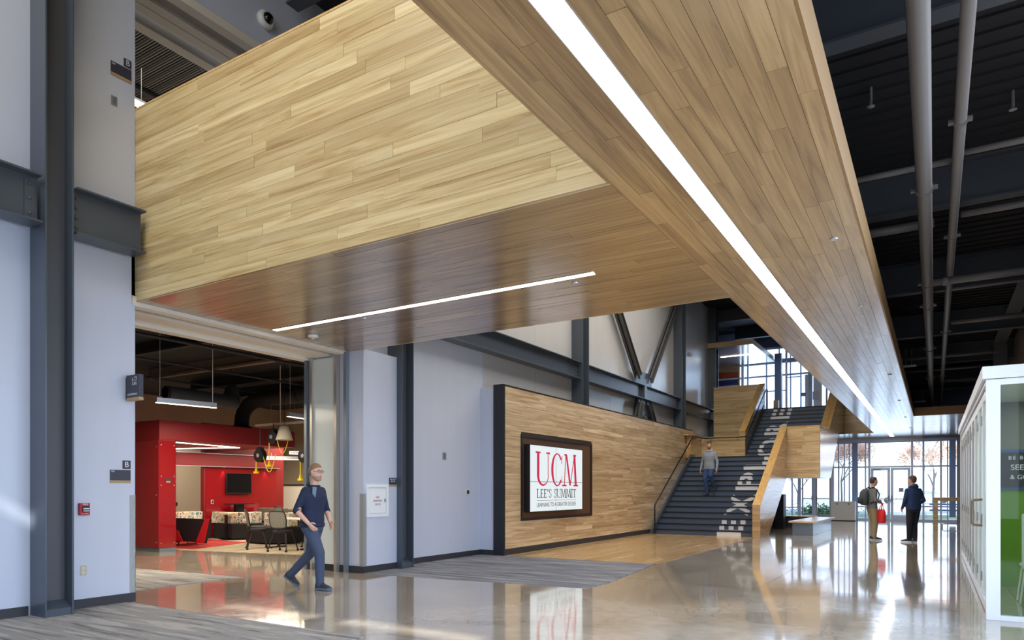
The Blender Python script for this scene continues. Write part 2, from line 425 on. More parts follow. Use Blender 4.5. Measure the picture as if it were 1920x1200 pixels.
flat('carpet', [(-13.2, 5.35), (-9.62, 5.45), (-9.5, 7.22), (-12.31, 7.0), (-14, 6.9)], 'carpet', 'pale streaked carpet patch just inside the wide opening')
flat('carpet', [(-15.2, 9.72), (-11.83, 10.4), (-9.4, 10.85), (-9.4, 17.4), (-20.4, 17.4), (-20.4, 9.4), (-18.1, 9.4), (-18.1, 9.72)], 'carpet_tan', 'tan streaked carpet under the conference tables', h=.006)
flat('carpet', [(-18.0, 9.6), (-14.95, 9.98), (-15.65, 12.07), (-17.9, 12.2)], 'carpet_red', 'red carpet at the mouth of the red pavilion', h=.010)
b = B(); b.box(-7.9, -4.5, 12.56, 21.15, 0, .004)
fl = b.build('wood_floor', 'woodgap'); tag(fl, 'maple strip floor between sign wall and staircase', 'floor', kind='structure')
planks(fl, 'woodfloor', 1, 0, 2, (12.56, 21.15), (-7.9, -4.5), (.004, 1), .083, (.8, 1.8), .006, stuff=True)

def panels_y(parent_name, y0, y1, z0, z1, x=WX, m='wall', step=2.4, back=.25, label=None):
    """wall in sheets with real joints"""
    b = B(); b.box(x-back, x-.012, y0, y1, z0, z1)
    o = struct(parent_name, b, 'wall')
    n = max(1, round((y1-y0)/step)); w = (y1-y0)/n; c = B()
    for i in range(n): 
        p = B(); p.box(x-.012, x, y0+i*w+.002, y0+(i+1)*w-.002, z0, z1); p.build('panel', m, o)
    return o
panels_y('wall_left', -6, 4.977, 0, 9.4, step=5.5)
panels_y('wall_left', 4.968, 8.65, 8.12, 9.4, step=3.8)          # over the upper opening
panels_y('wall_left', 9.5, 12.6, 0, 9.4, x=-8.47, step=5)
b = B(); b.box(-8.9, -8.47, 8.8, 9.5, 3.8, 9.4); struct('wall_left', b, 'wall')
panels_y('wall_left', 12.6, 31.2, 0, 9.4, x=-8.47, m='wall_metal', step=2.35)
# pier at the right of the opening, with its return facing the camera
b = B(); b.box(-9.62, -8.25, 8.65, 9.5, 0, 3.8); struct('wall_left', b, 'wall', bev=.004)
b = B(); b.box(-9.62, -8.6, 8.65, 9.5, 4.2, 8.0); struct('wall_left', b, 'wall')
# slab edge between the two storeys in the opening
b = B(); b.box(-9.7, -8.67, 4.93, 8.65, 3.82, 4.72); struct('wall_left', b, 'track')
# bases
for (y0, y1, x) in ((-6, 3.76, WX), (4.12, 4.977, WX), (8.65, 9.5, -8.25), (9.92, 12.5, -8.47)):
    b = B(); b.box(x, x+.012, y0, y1, 0, .115); struct('baseboard_left', b, 'base')
b = B(); b.box(-9.62, -8.24, 8.635, 8.65, 0, .115); struct('baseboard_left', b, 'base')
# ceilings
b = B(); b.box(-9.3, -1.4, -6, 37.5, 9.4, 9.6); struct('ceiling', b, 'deck')
b = B(); b.box(-1.4, 2.6, -6, 37.5, 5.9, 6.1); struct('ceiling', b, 'deck')
b = B(); b.box(-1.45, -1.35, -6, 36, 4.12, 9.4); struct('wall_right', b, 'deck')
mw = mat('grey_plaster', sr(134, 130, 136), .6)
b = B(); b.box(2.0, 2.2, 8.6, 36.2, 0, 5.9); b.box(2.0, 2.2, -6, .6, 0, 5.9); b.box(2.0, 2.2, .6, 8.6, 5.2, 5.9); struct('wall_right', b, mw)
b = B(); b.box(2.05, 2.12, .6, 8.6, 0, .1); b.box(2.05, 2.12, .6, 8.6, 5.1, 5.2)
for y in (.6, 2.6, 4.6, 6.6, 8.5): b.box(2.05, 2.12, y, y+.1, .1, 5.1)
struct('window_3', b, 'mullion')
# unseen wall behind the photographer, its slots cut to shape the sun patches
b = B()
b.box(-9, 2.2, -6.2, -6, 0, 7.53); b.box(-9, 2.2, -6.2, -6, 7.80, 9.6)
for x0, x1 in ((-9, -7.12), (-6.90, -5.50), (-3.92, -3.52), (-1.72, 2.2)): b.box(x0, x1, -6.2, -6, 7.53, 7.80)
struct('wall_back', b, 'wall')
# ribs in the dark deck above the corridor (corrugation) and joists
b = B()
for k in range(150):
    y = -4+k*.27
    b.box(-1.35, 2.0, y, y+.09, 5.87, 5.905)
struct('ceiling', b, 'deck')
for k, y in enumerate((2.1, 6.65, 11.2, 15.8, 20.4, 25.0, 29.6)):
    b = B(); b.box(-1.35, 2.0, y-.10, y+.10, 5.30, 5.325); b.box(-1.35, 2.0, y-.01, y+.01, 5.325, 5.88); b.box(-1.35, 2.0, y-.10, y+.10, 5.86, 5.9)
    tag(b.build('roof_beam', 'joist'), 'dark steel cross beam under the corridor deck, bay %s' % ('nearest', 'second', 'third', 'fourth', 'fifth', 'sixth', 'seventh')[k], 'beam', 'cross beams over the corridor')
b = B(); b.box(1.42, 1.72, -6, 24.4, 5.55, 5.58); b.box(1.56, 1.58, -6, 24.4, 5.58, 5.9); 
tag(b.build('roof_girder', 'joist'), 'long grey girder running over the white glazed room', 'beam')
b = B(); b.box(1.42, 1.74, 23.7, 24.0, 0, 5.55); tag(b.build('steel_column', 'steel_dark'), 'dark teal column rising behind the white glazed room', 'column')
# upper left hall: purlins
for k, y in enumerate((7.3, 13, 19, 25, 31, 35)):
    b = B(); ib = b; b.box(-8.45, -1.45, y-.12, y+.12, 8.85, 8.88); b.box(-8.45, -1.45, y-.012, y+.012, 8.88, 9.4)
    tag(b.build('roof_beam', 'joist'), 'dark roof beam high over the hall, %s from the bridge' % ('first', 'second', 'third', 'fourth', 'fifth', 'sixth')[k], 'beam', 'roof beams over the hall')
b = B(); b.tube([(-6.4, 9, 8.6), (-6.4, 35, 8.6)], .09); b.tube([(-4.9, 9, 8.75), (-4.9, 35, 8.75)], .05)
tag(b.build('roof_conduit', 'joist', smooth=True), 'dark conduits running under the roof of the tall hall', 'pipe')

# ------------------------------------------------------------------ the bridge
BY0, BY1, BX1, SZ = 4.97, 8.70, -2.15, 3.80
br = thing('wooden_bridge', 'maple clad bridge box spanning from the white wall to the corridor soffit', 'bridge', (-5.4, 6.8, SZ))
b = B(); b.box(-8.67, BX1, BY0+.02, BY0+.16, SZ+.02, 6.23); fa = b.build('fascia', 'woodgap', br)
planks(fa, 'fascia', 0, 2, 1, (-8.67, BX1+.0), (SZ, 6.24), (BY0+.02, -1), .1285, (.9, 2.6))
b = B(); b.box(-8.67, BX1, BY1-.16, BY1-.02, SZ+.02, 6.23); fb = b.build('fascia', 'woodgap', br)
planks(fb, 'fascia', 0, 2, 1, (-8.67, BX1), (SZ, 6.24), (BY1-.02, 1), .1285, (1.6, 3.4), stuff=True)
b = B(); b.box(-8.67, BX1, BY0-.0, BY0+.17, 6.24, 6.262); b.build('cap', 'capwood', br)
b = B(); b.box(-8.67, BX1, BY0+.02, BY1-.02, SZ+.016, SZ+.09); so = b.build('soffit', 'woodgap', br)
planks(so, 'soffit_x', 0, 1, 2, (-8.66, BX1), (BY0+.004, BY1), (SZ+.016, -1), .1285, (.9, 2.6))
b = B(); b.box(-8.67, BX1, BY0+.16, BY1-.16, 4.6, 4.72); b.build('deck', 'deck', br)

# the long soffit band of the corridor
bd = thing('corridor_soffit', 'long suspended maple soffit band over the corridor with a strip light', 'soffit', (-1.37, 18, SZ))
b = B(); b.box(-2.15, -.585, -4, 32.7, SZ+.016, SZ+.26); bb_ = b.build('body', 'woodgap', bd)
b = B(); b.box(-8.4, 1.0, 32.7, 35.95, SZ+.016, SZ+.26); b.box(-.585, 2.0, 25.85, 33.1, SZ+.016, SZ+.26); be = b.build('body', 'woodgap', bd)
rp_ = random.Random(11)
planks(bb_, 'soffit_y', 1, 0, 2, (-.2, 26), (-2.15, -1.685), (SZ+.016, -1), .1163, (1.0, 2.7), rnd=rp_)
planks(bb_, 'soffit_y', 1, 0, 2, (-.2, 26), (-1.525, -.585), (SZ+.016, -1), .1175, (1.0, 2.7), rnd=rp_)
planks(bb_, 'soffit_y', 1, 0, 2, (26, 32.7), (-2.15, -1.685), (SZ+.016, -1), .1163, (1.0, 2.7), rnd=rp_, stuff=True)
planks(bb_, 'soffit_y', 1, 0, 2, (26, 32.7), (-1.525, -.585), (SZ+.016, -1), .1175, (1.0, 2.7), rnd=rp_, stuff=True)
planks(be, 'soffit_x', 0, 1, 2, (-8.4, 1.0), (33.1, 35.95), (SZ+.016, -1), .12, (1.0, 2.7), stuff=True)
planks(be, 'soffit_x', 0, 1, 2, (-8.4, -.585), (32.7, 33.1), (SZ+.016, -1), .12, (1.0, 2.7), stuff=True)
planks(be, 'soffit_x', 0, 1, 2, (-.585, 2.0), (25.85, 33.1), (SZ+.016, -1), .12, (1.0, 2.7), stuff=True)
b = B(); b.box(-.585, -.567, -4, 25.85, SZ, SZ+.27); b.box(-.585, 2.0, 25.832, 25.85, SZ, SZ+.27); b.build('edge_board', mat('soffit_edge', sr(150, 116, 76), .5), bd)
b = B(); b.box(-2.168, -2.15, BY1, 32.7, SZ, SZ+.27); b.box(-2.168, -2.15, -4, BY0, SZ, SZ+.27); b.build('edge_board', 'soffit_y', bd)
lt = thing('linear_light', 'very long bright strip light set into the corridor soffit', 'light', (-1.605, 16, SZ-.01))
b = B(); b.box(-1.678, -1.532, -4, 35.1, SZ-.004, SZ+.012); b.build('diffuser', 'lamp_cool', lt)
b = B(); b.box(-1.686, -1.678, -4, 35.1, SZ-.006, SZ+.012); b.box(-1.532, -1.524, -4, 35.1, SZ-.006, SZ+.012); b.build('frame', 'alu_warm', lt)
lt = thing('linear_light', 'slim strip light set across the soffit of the wooden bridge', 'light', (-5.8, 6.93, SZ-.01))
b = B(); b.box(-8.4, -3.2, 6.88, 6.975, SZ-.004, SZ+.012); b.build('diffuser', 'lamp', lt)
b = B(); b.box(-8.405, -3.195, 6.872, 6.88, SZ-.006, SZ+.012); b.box(-8.405, -3.195, 6.975, 6.983, SZ-.006, SZ+.012); b.build('frame', 'alu_warm', lt)
# small recessed sprinkler covers
for (x, y, lab) in ((-.81, 7.17, 'nearest on the corridor soffit'), (-.81, 9.96, 'second along the corridor soffit'), (-.79, 16.24, 'third along the corridor soffit'), (-.80, 21.12, 'fourth along the corridor soffit'),
                    (-.81, 26.04, 'fifth along the corridor soffit'), (-.79, 30.6, 'sixth along the corridor soffit'), (-3.52, 7.14, 'beside the right end of the bridge strip light'), (-6.73, 7.08, 'beside the left end of the bridge strip light')):
    b = B(); b.lathe([(.001, -.012), (.034, -.012), (.036, -.004), (.036, 0)], (x, y, SZ), 16); t = b.build('sprinkler_cover', 'alu', smooth=False)
    tag(t, 'round sprinkler cover plate '+lab, 'sprinkler', 'sprinkler covers in the soffits')
sm = thing('smoke_detector', 'white smoke detector on the bridge soffit near the left opening', 'detector', (-8.15, 7.45, SZ))
b = B(); b.lathe([(.001, 0), (.085, 0), (.08, -.03), (.05, -.05)], (-8.15, 7.45, SZ), 20); b.build('base', 'plastic', sm, smooth=True)
b = B(); b.lathe([(.05, -.05), (.035, -.075), (.001, -.078)], (-8.15, 7.45, SZ), 20); b.build('sensor', 'alu_warm', sm, smooth=True)

# ------------------------------------------------------------------ folding wall headers, both storeys
for (z, lab) in ((3.75, 'white track header over the wide ground floor opening'), (8.0, 'white track header over the upper opening behind the bridge')):
    hd = thing('track_header', lab, 'track', (-9.2, 6.8, z)); h0, h1 = (4.93, 8.65) 
    if z > 5: h0, h1 = 4.93, 9.4
    b = B(); b.box(-8.80, -8.64, h0, h1, z, z+.12); b.box(-9.70, -9.52, h0, h1, z-.03, z+.1); b.build('casing', 'track', hd)
    b = B(); b.box(-9.7, -8.66, h0, h1, z+.1, z+.13); b.build('backing', 'track', hd)
    b = B(); b.box(-9.0, -8.80, h0, h1, z+.045, z+.1); b.build('groove', mat('track_channel', sr(170, 164, 154), .5), hd)
    for x0, x1, m_ in ((-9.16, -9.0, 'track'), (-9.175, -9.16, 'track_dark'), (-9.34, -9.175, 'track'), (-9.35, -9.34, 'track_dark'), (-9.52, -9.35, 'white')):
        b = B(); dz = .04 if m_ == 'track_dark' else (.0 if m_ == 'track' else .015); b.box(x0, x1, h0, h1, z+dz, z+.1); b.build('track_rail', m_, hd)
# stacked glass leaves parked at the pier, seen as vertical channels
pk = thing('folding_glass_wall', 'folded glass wall leaves with pale metal stiles against the pier', 'partition', (-9.0, 8.6, 0))
b = B(); b.box(-9.45, -9.40, 8.56, 8.64, 0, 3.74); b.build('stile', 'alu_warm', pk)
b = B(); b.box(-8.86, -8.80, 8.56, 8.64, 0, 3.74); b.build('stile', 'alu_warm', pk)
b = B(); b.box(-8.65, -8.58, 8.58, 8.645, 0, 3.78); b.build('stile', 'alu_grey', pk)
b = B(); b.box(-9.62, -9.56, 8.58, 8.645, 0, 3.74); b.build('stile', 'alu_grey', pk)
b = B(); b.box(-9.40, -8.86, 8.60, 8.612, .12, 3.72); b.build('pane', mat('frosted_leaf', sr(214, 222, 220), .25, coat=.5), pk)
# corner guards of diamond plate
cg = thing('corner_guard', 'diamond plate corner guard on the wall end left of the opening', 'corner guard', (WX, 4.93, .1))
b = B(); b.box(WX, WX+.004, 4.908, 4.981, .115, 1.35); b.box(WX-.07, WX+.004, 4.977, 4.981, .115, 1.35); b.build('plate', 'tread', cg)
cg = thing('corner_guard', 'diamond plate corner guard on the pier beside the fire cabinet', 'corner guard', (-8.25, 8.65, .1))
b = B(); b.box(-8.25, -8.246, 8.646, 8.72, .115, 1.35); b.box(-8.33, -8.246, 8.642, 8.648, .115, 1.35); b.build('plate', 'tread', cg)

# ------------------------------------------------------------------ structural steel on the left wall
def column(y0, xf, h, lab, w=.30, back=None, pad=True):
    xb = back or xf-.34; t = thing('steel_column', lab, 'column', ((xf+xb)/2, y0, 0), 'steel wall columns')
    b = B(); b.box(xb, xf, y0, y0+.022, 0, h); b.build('flange', 'steel', t, bev=.003)
    b = B(); b.box(xb, xf, y0+w-.022, y0+w, 0, h); b.build('flange', 'steel', t, bev=.003)
    b = B(); b.box((xf+xb)/2-.008, (xf+xb)/2+.008, y0+.022, y0+w-.022, 0, h); b.build('web', 'steel_dark', t)
    if pad:
        b = B(); b.prism([((xf+xb)/2+.008, 0), (xf-.012, 0), (xf-.012, .09), ((xf+xb)/2+.008, .17)], 'y', y0+.022, y0+w-.022); b.build('base_closure', 'steel', t)
    return t
column(3.78, -8.33, 9.4, 'grey wide flange column nearest the camera at the left edge')
column(9.5, -8.13, 9.4, 'grey wide flange column right of the fire cabinet', w=.33, back=-8.47)
column(16.95, -8.13, 9.4, 'grey column rising behind the middle of the sign wall', w=.4, back=-8.47, pad=False)
column(25.6, -8.13, 9.4, 'grey column right of the V brace', w=.45, back=-8.47, pad=False)
column(30.3, -8.13, 9.4, 'grey column at the end of the left wall beside the upper guard', w=.45, back=-8.47, pad=False)
def wbeam(y0, y1, lab, z0=4.42, z1=4.88, x=-8.29, w=.26, bolts=(), grp='steel girts along the left wall'):
    t = thing('steel_beam', lab, 'beam', (x, (y0+y1)/2, z0), grp)
    b = B(); b.box(x-w/2, x+w/2, y0, y1, z0, z0+.022); b.build('flange', 'steel', t, bev=.002)
    b = B(); b.box(x-w/2, x+w/2, y0, y1, z1-.022, z1); b.build('flange', 'steel', t, bev=.002)
    b = B(); b.box(x-.007, x+.007, y0, y1, z0+.022, z1-.022); b.build('web', 'steel', t)
    for (yb, n) in bolts:
        b = B(); b.box(x+.007, x+.017, yb-.05, yb+.05, z0+.05, z1-.05); p = b.build('shear_plate', 'steel', t)
        for k in range(n):
            zz = z0+.1+(z1-z0-.2)*k/(n-1)
            b = B(); b.lathe([(.018, 0), (.018, .014), (.008, .02)], (x+.017, yb, zz), 6, 'x'); b.build('bolt', 'steel', p)
    return t
wbeam(-5, 3.74, 'grey beam running into the nearest column from the left edge', 4.33, 4.86, x=-8.42, bolts=((3.66, 3),))
wbeam(4.10, 4.90, 'short grey beam stub between the nearest column and the bridge fascia', 4.33, 4.86, x=-8.42, bolts=((4.14, 4),))
wbeam(9.85, 16.93, 'long grey beam between the fire cabinet column and the next one', bolts=((16.84, 4),))
t_mid = wbeam(17.37, 25.58, 'grey beam under the V brace with a middle stiffener', bolts=((25.48, 4),))
b = B(); b.box(-8.28, -8.17, 21.75, 21.95, 4.44, 4.86); b.build('stiffener', 'steel', t_mid)
wbeam(26.07, 30.28, 'short grey beam between the last two columns of the left wall', bolts=((30.18, 4),))
# V bracing of paired channels
def brace(p0, p1, lab, hw=.10):
    P0, P1 = Vector(p0), Vector(p1); d = (P1-P0).normalized(); n = Vector((1, 0, 0)); sd = d.cross(n).normalized()
    t = thing('brace_member', lab, 'brace', tuple(P0), 'diagonal bracing on the left wall')
    for sx in (0, .12):
        b = B()
        def bar(a0, a1, c0, c1):
            vs = []
            for P in (P0, P1):
                for (a, c) in ((a0, c0), (a1, c0), (a1, c1), (a0, c1)): vs.append(P+sd*a+n*c)
            b.add(vs, [(0, 1, 2, 3), (4, 7, 6, 5), (0, 4, 5, 1), (1, 5, 6, 2), (2, 6, 7, 3), (3, 7, 4, 0)])
        bar(-hw, hw, sx-.06, sx-.05); bar(-hw, -hw+.014, sx-.05, sx+.01); bar(hw-.014, hw, sx-.05, sx+.01)
        b.build('channel', 'brace', t)
    end = P1 if P1.z < P0.z or p0[2] > 4.6 else P1
    for k in range(3):
        for a in (-.05, .05):
            b = B(); q = P1-d*(.08+.09*k)+sd*a; b.lathe([(.018, 0), (.018, .016)], (q.x+.13, q.y, q.z), 6, 'x'); b.build('bolt', 'steel_dark', t)
brace((-8.30, 18.6, 8.0), (-8.30, 21.45, 5.12), 'left arm of the V brace above the beam', .12)
brace((-8.30, 25.4, 8.45), (-8.30, 22.45, 5.12), 'right arm of the V brace above the beam', .12)
brace((-8.30, 21.2, 3.3), (-8.30, 21.65, 4.34), 'left leg of the lower brace peeking over the sign wall', .13)
brace((-8.30, 23.1, 3.3), (-8.30, 22.30, 4.34), 'right leg of the lower brace peeking over the sign wall', .13)
b = B(); b.prism([(21.2, 4.88), (22.75, 4.88), (22.55, 5.35), (21.4, 5.35)], 'x', -8.31, -8.29); b.prism([(21.5, 4.42), (22.5, 4.42), (22.6, 3.9), (21.4, 3.9)], 'x', -8.31, -8.29)
tag(b.build('gusset_plate', 'steel'), 'steel gusset plate where the V brace meets the beam', 'plate')
d_ = thing('wall_camera', 'small white dome on the metal wall between the last columns', 'camera', (-8.4, 27.6, 6.9))
b = B(); b.lathe([(.08, -.05), (.08, 0), (.06, .04)], (-8.42, 27.6, 6.9), 14, 'x'); b.build('housing', 'plastic', d_, smooth=True)
b = B(); b.ball((-8.37, 27.6, 6.9), .05); b.build('dome', 'glass', d_, smooth=True)
d_ = thing('dome_camera', 'white dome camera with dark lens high over the upper opening', 'camera', (WX, 6.95, 8.53))
b = B(); b.lathe([(.13, -.02), (.135, .03), (.11, .07), (.09, .08)], (WX+.02, 6.95, 8.53), 24, 'x'); b.build('housing', 'plastic', d_, smooth=True)
b = B(); b.ball((WX+.09, 6.95, 8.53), .085, n=20, k=10); b.build('lens_dome', 'tv', d_, smooth=True)

# ------------------------------------------------------------------ signs and small devices on the white walls
def plaque(x, y0, y1, z0, z1, lab, strip=True, txt=None, name='room_sign'):
    t = thing(name, lab, 'sign', (x, (y0+y1)/2, z0))
    zs = z0+(.035 if strip else 0)
    b = B(); b.box(x, x+.008, y0, y1, zs, z1); b.build('panel', 'signdark', t, bev=.001)
    if strip: b = B(); b.box(x, x+.009, y0, y1, z0, zs-.001); b.build('strip', 'signtan', t)
    for i, (s_, sz, ty, tz) in enumerate(txt or []):
        text(s_, sz, 'signwhite', onX(x+.009, ty, tz), t)
    return t
plaque(WX, 4.66, 4.915, 1.50, 1.665, 'slate room sign numbered 100 with tan strip on the left wall', txt=[('100', .03, 4.69, 1.645)])
plaque(WX, 4.815, 4.915, 1.68, 1.785, 'small slate square lettered B at eye level beside the wide ground floor opening', False, [('B', .095, 4.865, 1.733)])
plaque(WX, 4.67, 4.925, 6.55, 6.72, 'slate room sign numbered 200 with tan strip beside the upper opening', txt=[('200', .03, 4.70, 6.695)])
plaque(WX, 4.83, 4.925, 6.735, 6.835, 'small slate square lettered B high beside the upper storey opening', False, [('B', .095, 4.878, 6.785)])
plaque(-8.25, 9.29, 9.485, 1.475, 1.63, 'small slate sign with tan strip above the fire cabinet', txt=[('FIRE DEPT', .034, 9.388, 1.6), ('ACCESS', .034, 9.388, 1.565)])
# projecting conference sign
t = thing('projecting_sign', 'navy projecting CONFERENCE sign with people pictogram at the opening edge', 'sign', (-8.52, 4.87, 2.5))
b = B(); b.box(-8.645, -8.37, 4.85, 4.91, 2.57, 2.85); b.build('panel', 'signdark', t, bev=.003)
b = B(); b.box(-8.645, -8.37, 4.85, 4.91, 2.53, 2.568); b.build('strip', 'signtan', t)
b = B(); b.box(WX, -8.645, 4.855, 4.905, 2.55, 2.82); b.build('bracket', 'black', t)
text('CONFERENCE', .034, 'signwhite', onY(-8.51, 4.848, 2.605), t)
b = B()
for (px, pz) in ((-8.50, 2.735), (-8.465, 2.735), (-8.43, 2.735), (-8.50, 2.785)):
    b.lathe([(.007, 0), (.007, .002)], (px, 4.847, pz+.016), 10, 'y')
    b.prism([(px-.014, pz-.016), (px-.010, pz-.016), (px, pz), (px+.010, pz-.016), (px+.014, pz-.016), (px+.003, pz+.008), (px-.003, pz+.008)], 'y', 4.847, 4.849)
for (x0, x1, z0, z1) in ((-8.475, -8.415, 2.818, 2.821), (-8.418, -8.415, 2.775, 2.821), (-8.475, -8.415, 2.775, 2.778), (-8.465, -8.425, 2.805, 2.808), (-8.465, -8.425, 2.79, 2.793)):
    b.box(x0, x1, 4.847, 4.849, z0, z1)
b.build('pictogram', 'signwhite', t)
# fire alarm
t = thing('fire_alarm_pull', 'red FIRE alarm pull station on the left wall', 'alarm', (WX, 4.35, 1.12))
b = B(); b.box(WX, WX+.045, 4.29, 4.405, 1.115, 1.26); b.build('body', 'firered', t, bev=.006)
b = B(); b.box(WX+.045, WX+.052, 4.315, 4.395, 1.15, 1.225); b.build('recess', 'blk', t)
b = B(); b.box(WX+.052, WX+.062, 4.322, 4.388, 1.185, 1.20); b.box(WX+.052, WX+.058, 4.322, 4.388, 1.16, 1.172); b.build('handle', 'signwhite', t)
text('FIRE', .034, 'signwhite', onX(WX+.046, 4.352, 1.243), t); text('PULL DOWN', .014, 'signwhite', onX(WX+.046, 4.345, 1.132), t)
def outlet(x, y, z, lab):
    t = thing('wall_outlet', lab, 'outlet', (x, y, z))
    b = B(); b.box(x, x+.006, y-.036, y+.036, z-.058, z+.058); b.build('plate', 'brass', t, bev=.002)
    for dz in (.024, -.024):
        b = B(); b.lathe([(.019, .006), (.019, .009)], (x, y, z+dz), 14, 'x'); r = b.build('receptacle', 'plastic', t)
        b = B(); b.box(x+.009, x+.010, y-.009, y-.006, z+dz-.006, z+dz+.008); b.box(x+.009, x+.010, y+.006, y+.009, z+dz-.006, z+dz+.008); b.build('slot', 'blk', r)
outlet(WX, 4.35, .455, 'steel wall outlet low on the wall under the fire alarm')
def switch(x, y, z, lab, w=.04, h=.06, m='alu', name='wall_switch'):
    t = thing(name, lab, 'switch', (x, y, z))
    b = B(); b.box(x, x+.008, y-w, y+w, z-h, z+h); b.build('plate', m, t, bev=.002)
    b = B(); b.box(x+.008, x+.013, y-w*.5, y+w*.6, z-h*.7, z+h*.7); b.build('rocker', 'alu_grey' if m == 'alu' else 'blk', t)
switch(WX, 4.71, 6.235, 'small steel switch plate under the room 200 sign')
switch(-8.47, 11.2, 2.10, 'small white thermostat high on the white wall', .06, .075, 'alu', 'thermostat')
switch(-8.47, 12.02, 1.37, 'small black framed control plate low on the white wall', .075, .055, 'plastic', 'control_plate')
# fire department cabinet
t = thing('fire_cabinet', 'white recessed FIRE DEPARTMENT VALVE cabinet in the pier', 'cabinet', (-8.25, 8.98, .95))
X = -8.25
b = B(); 
for (y0, y1, z0, z1) in ((8.71, 9.26, 1.455, 1.51), (8.71, 9.26, .95, 1.0), (8.71, 8.765, 1.0, 1.455), (9.205, 9.26, 1.0, 1.455)): b.box(X, X+.022, y0, y1, z0, z1)
b.build('frame', 'white', t, bev=.002)
b = B(); b.box(X, X+.014, 8.775, 9.195, 1.01, 1.445); dr = b.build('door', 'white', t, bev=.002)
b = B(); b.box(X+.014, X+.03, 9.155, 9.17, 1.2, 1.26); b.build('latch', 'alu_grey', dr)
text('FIRE', .05, 'redink', onX(X+.0155, 8.985, 1.285), dr); text('DEPARTMENT', .05, 'redink', onX(X+.0155, 8.985, 1.225), dr, sx=.7); text('VALVE', .05, 'redink', onX(X+.0155, 8.985, 1.165), dr)

# ------------------------------------------------------------------ sign wall
SX = -7.86
sw = thing('sign_wall', 'long maple plank feature wall with black end and base running to the stairs', 'wall panel', (SX, 19, 0))
b = B(); b.box(-8.10, SX-.014, 12.52, 26.6, 0, 3.655); bk = b.build('backing', 'woodgap', sw)
planks(bk, 'signwood', 1, 2, 0, (12.55, 26.6), (.14, 3.645), (SX-.014, 1), .117, (1.0, 2.9), hole=(13.22, 16.93, .72, 2.66), rnd=random.Random(5))
b = B(); b.box(-8.11, SX+.012, 12.47, 12.53, 0, 3.68); b.build('end_trim', 'black', sw)
b = B(); b.box(-8.11, SX+.004, 12.53, 26.0, 3.655, 3.68); b.build('top_trim', 'black', sw)
b = B(); b.box(SX-.01, SX+.006, 12.53, 21.2, 0, .14); b.build('base', 'base', sw)
b = B(); b.box(-8.47, -8.11, 12.50, 12.54, 0, 3.64); b.build('side_panel', 'wall', sw)
b = B(); b.box(-8.47, -8.11, 12.49, 12.50, 0, .115); b.build('side_base', 'base', sw)
# recess
rc = thing('display_recess', 'black framed recess in the sign wall around the screens', 'frame', (SX, 15, .72))
b = B()
for (y0, y1, z0, z1) in ((13.20, 16.93, 2.60, 2.66), (13.20, 16.93, .72, .78), (13.20, 13.26, .78, 2.60), (16.86, 16.93, .78, 2.60)): b.box(SX-.03, SX+.02, y0, y1, z0, z1)
b.build('frame', 'black', rc)
b = B(); b.box(SX-.012, SX-.002, 13.26, 16.86, .78, 2.60); b.build('backboard', mat('recess_walnut', sr(96, 66, 44), .5), rc)
vw = thing('video_wall', 'lit video wall of four screens reading UCM LEE\'S SUMMIT', 'screen', (SX+.1, 14.7, .9))
VX = -7.70; Y0, Y1, Z0, Z1 = 13.34, 16.02, .92, 2.43
b = B(); b.box(-7.862, VX-.004, Y0+.01, Y1+.02, Z0-.01, Z1+.01); b.build('housing', 'blk', vw)
YM, ZM = 14.58, 1.60
for (y0, y1) in ((Y0, YM), (YM, Y1)):
    for (z0, z1) in ((Z0, ZM), (ZM, Z1)):
        b = B(); b.box(VX-.004, VX, y0, y1, z0, z1); p = b.build('display', 'blk', vw)
        b = B(); b.box(VX, VX+.001, y0+.006, y1-.006, z0+.005, z1-.005); b.build('lit_face', 'screen', p)
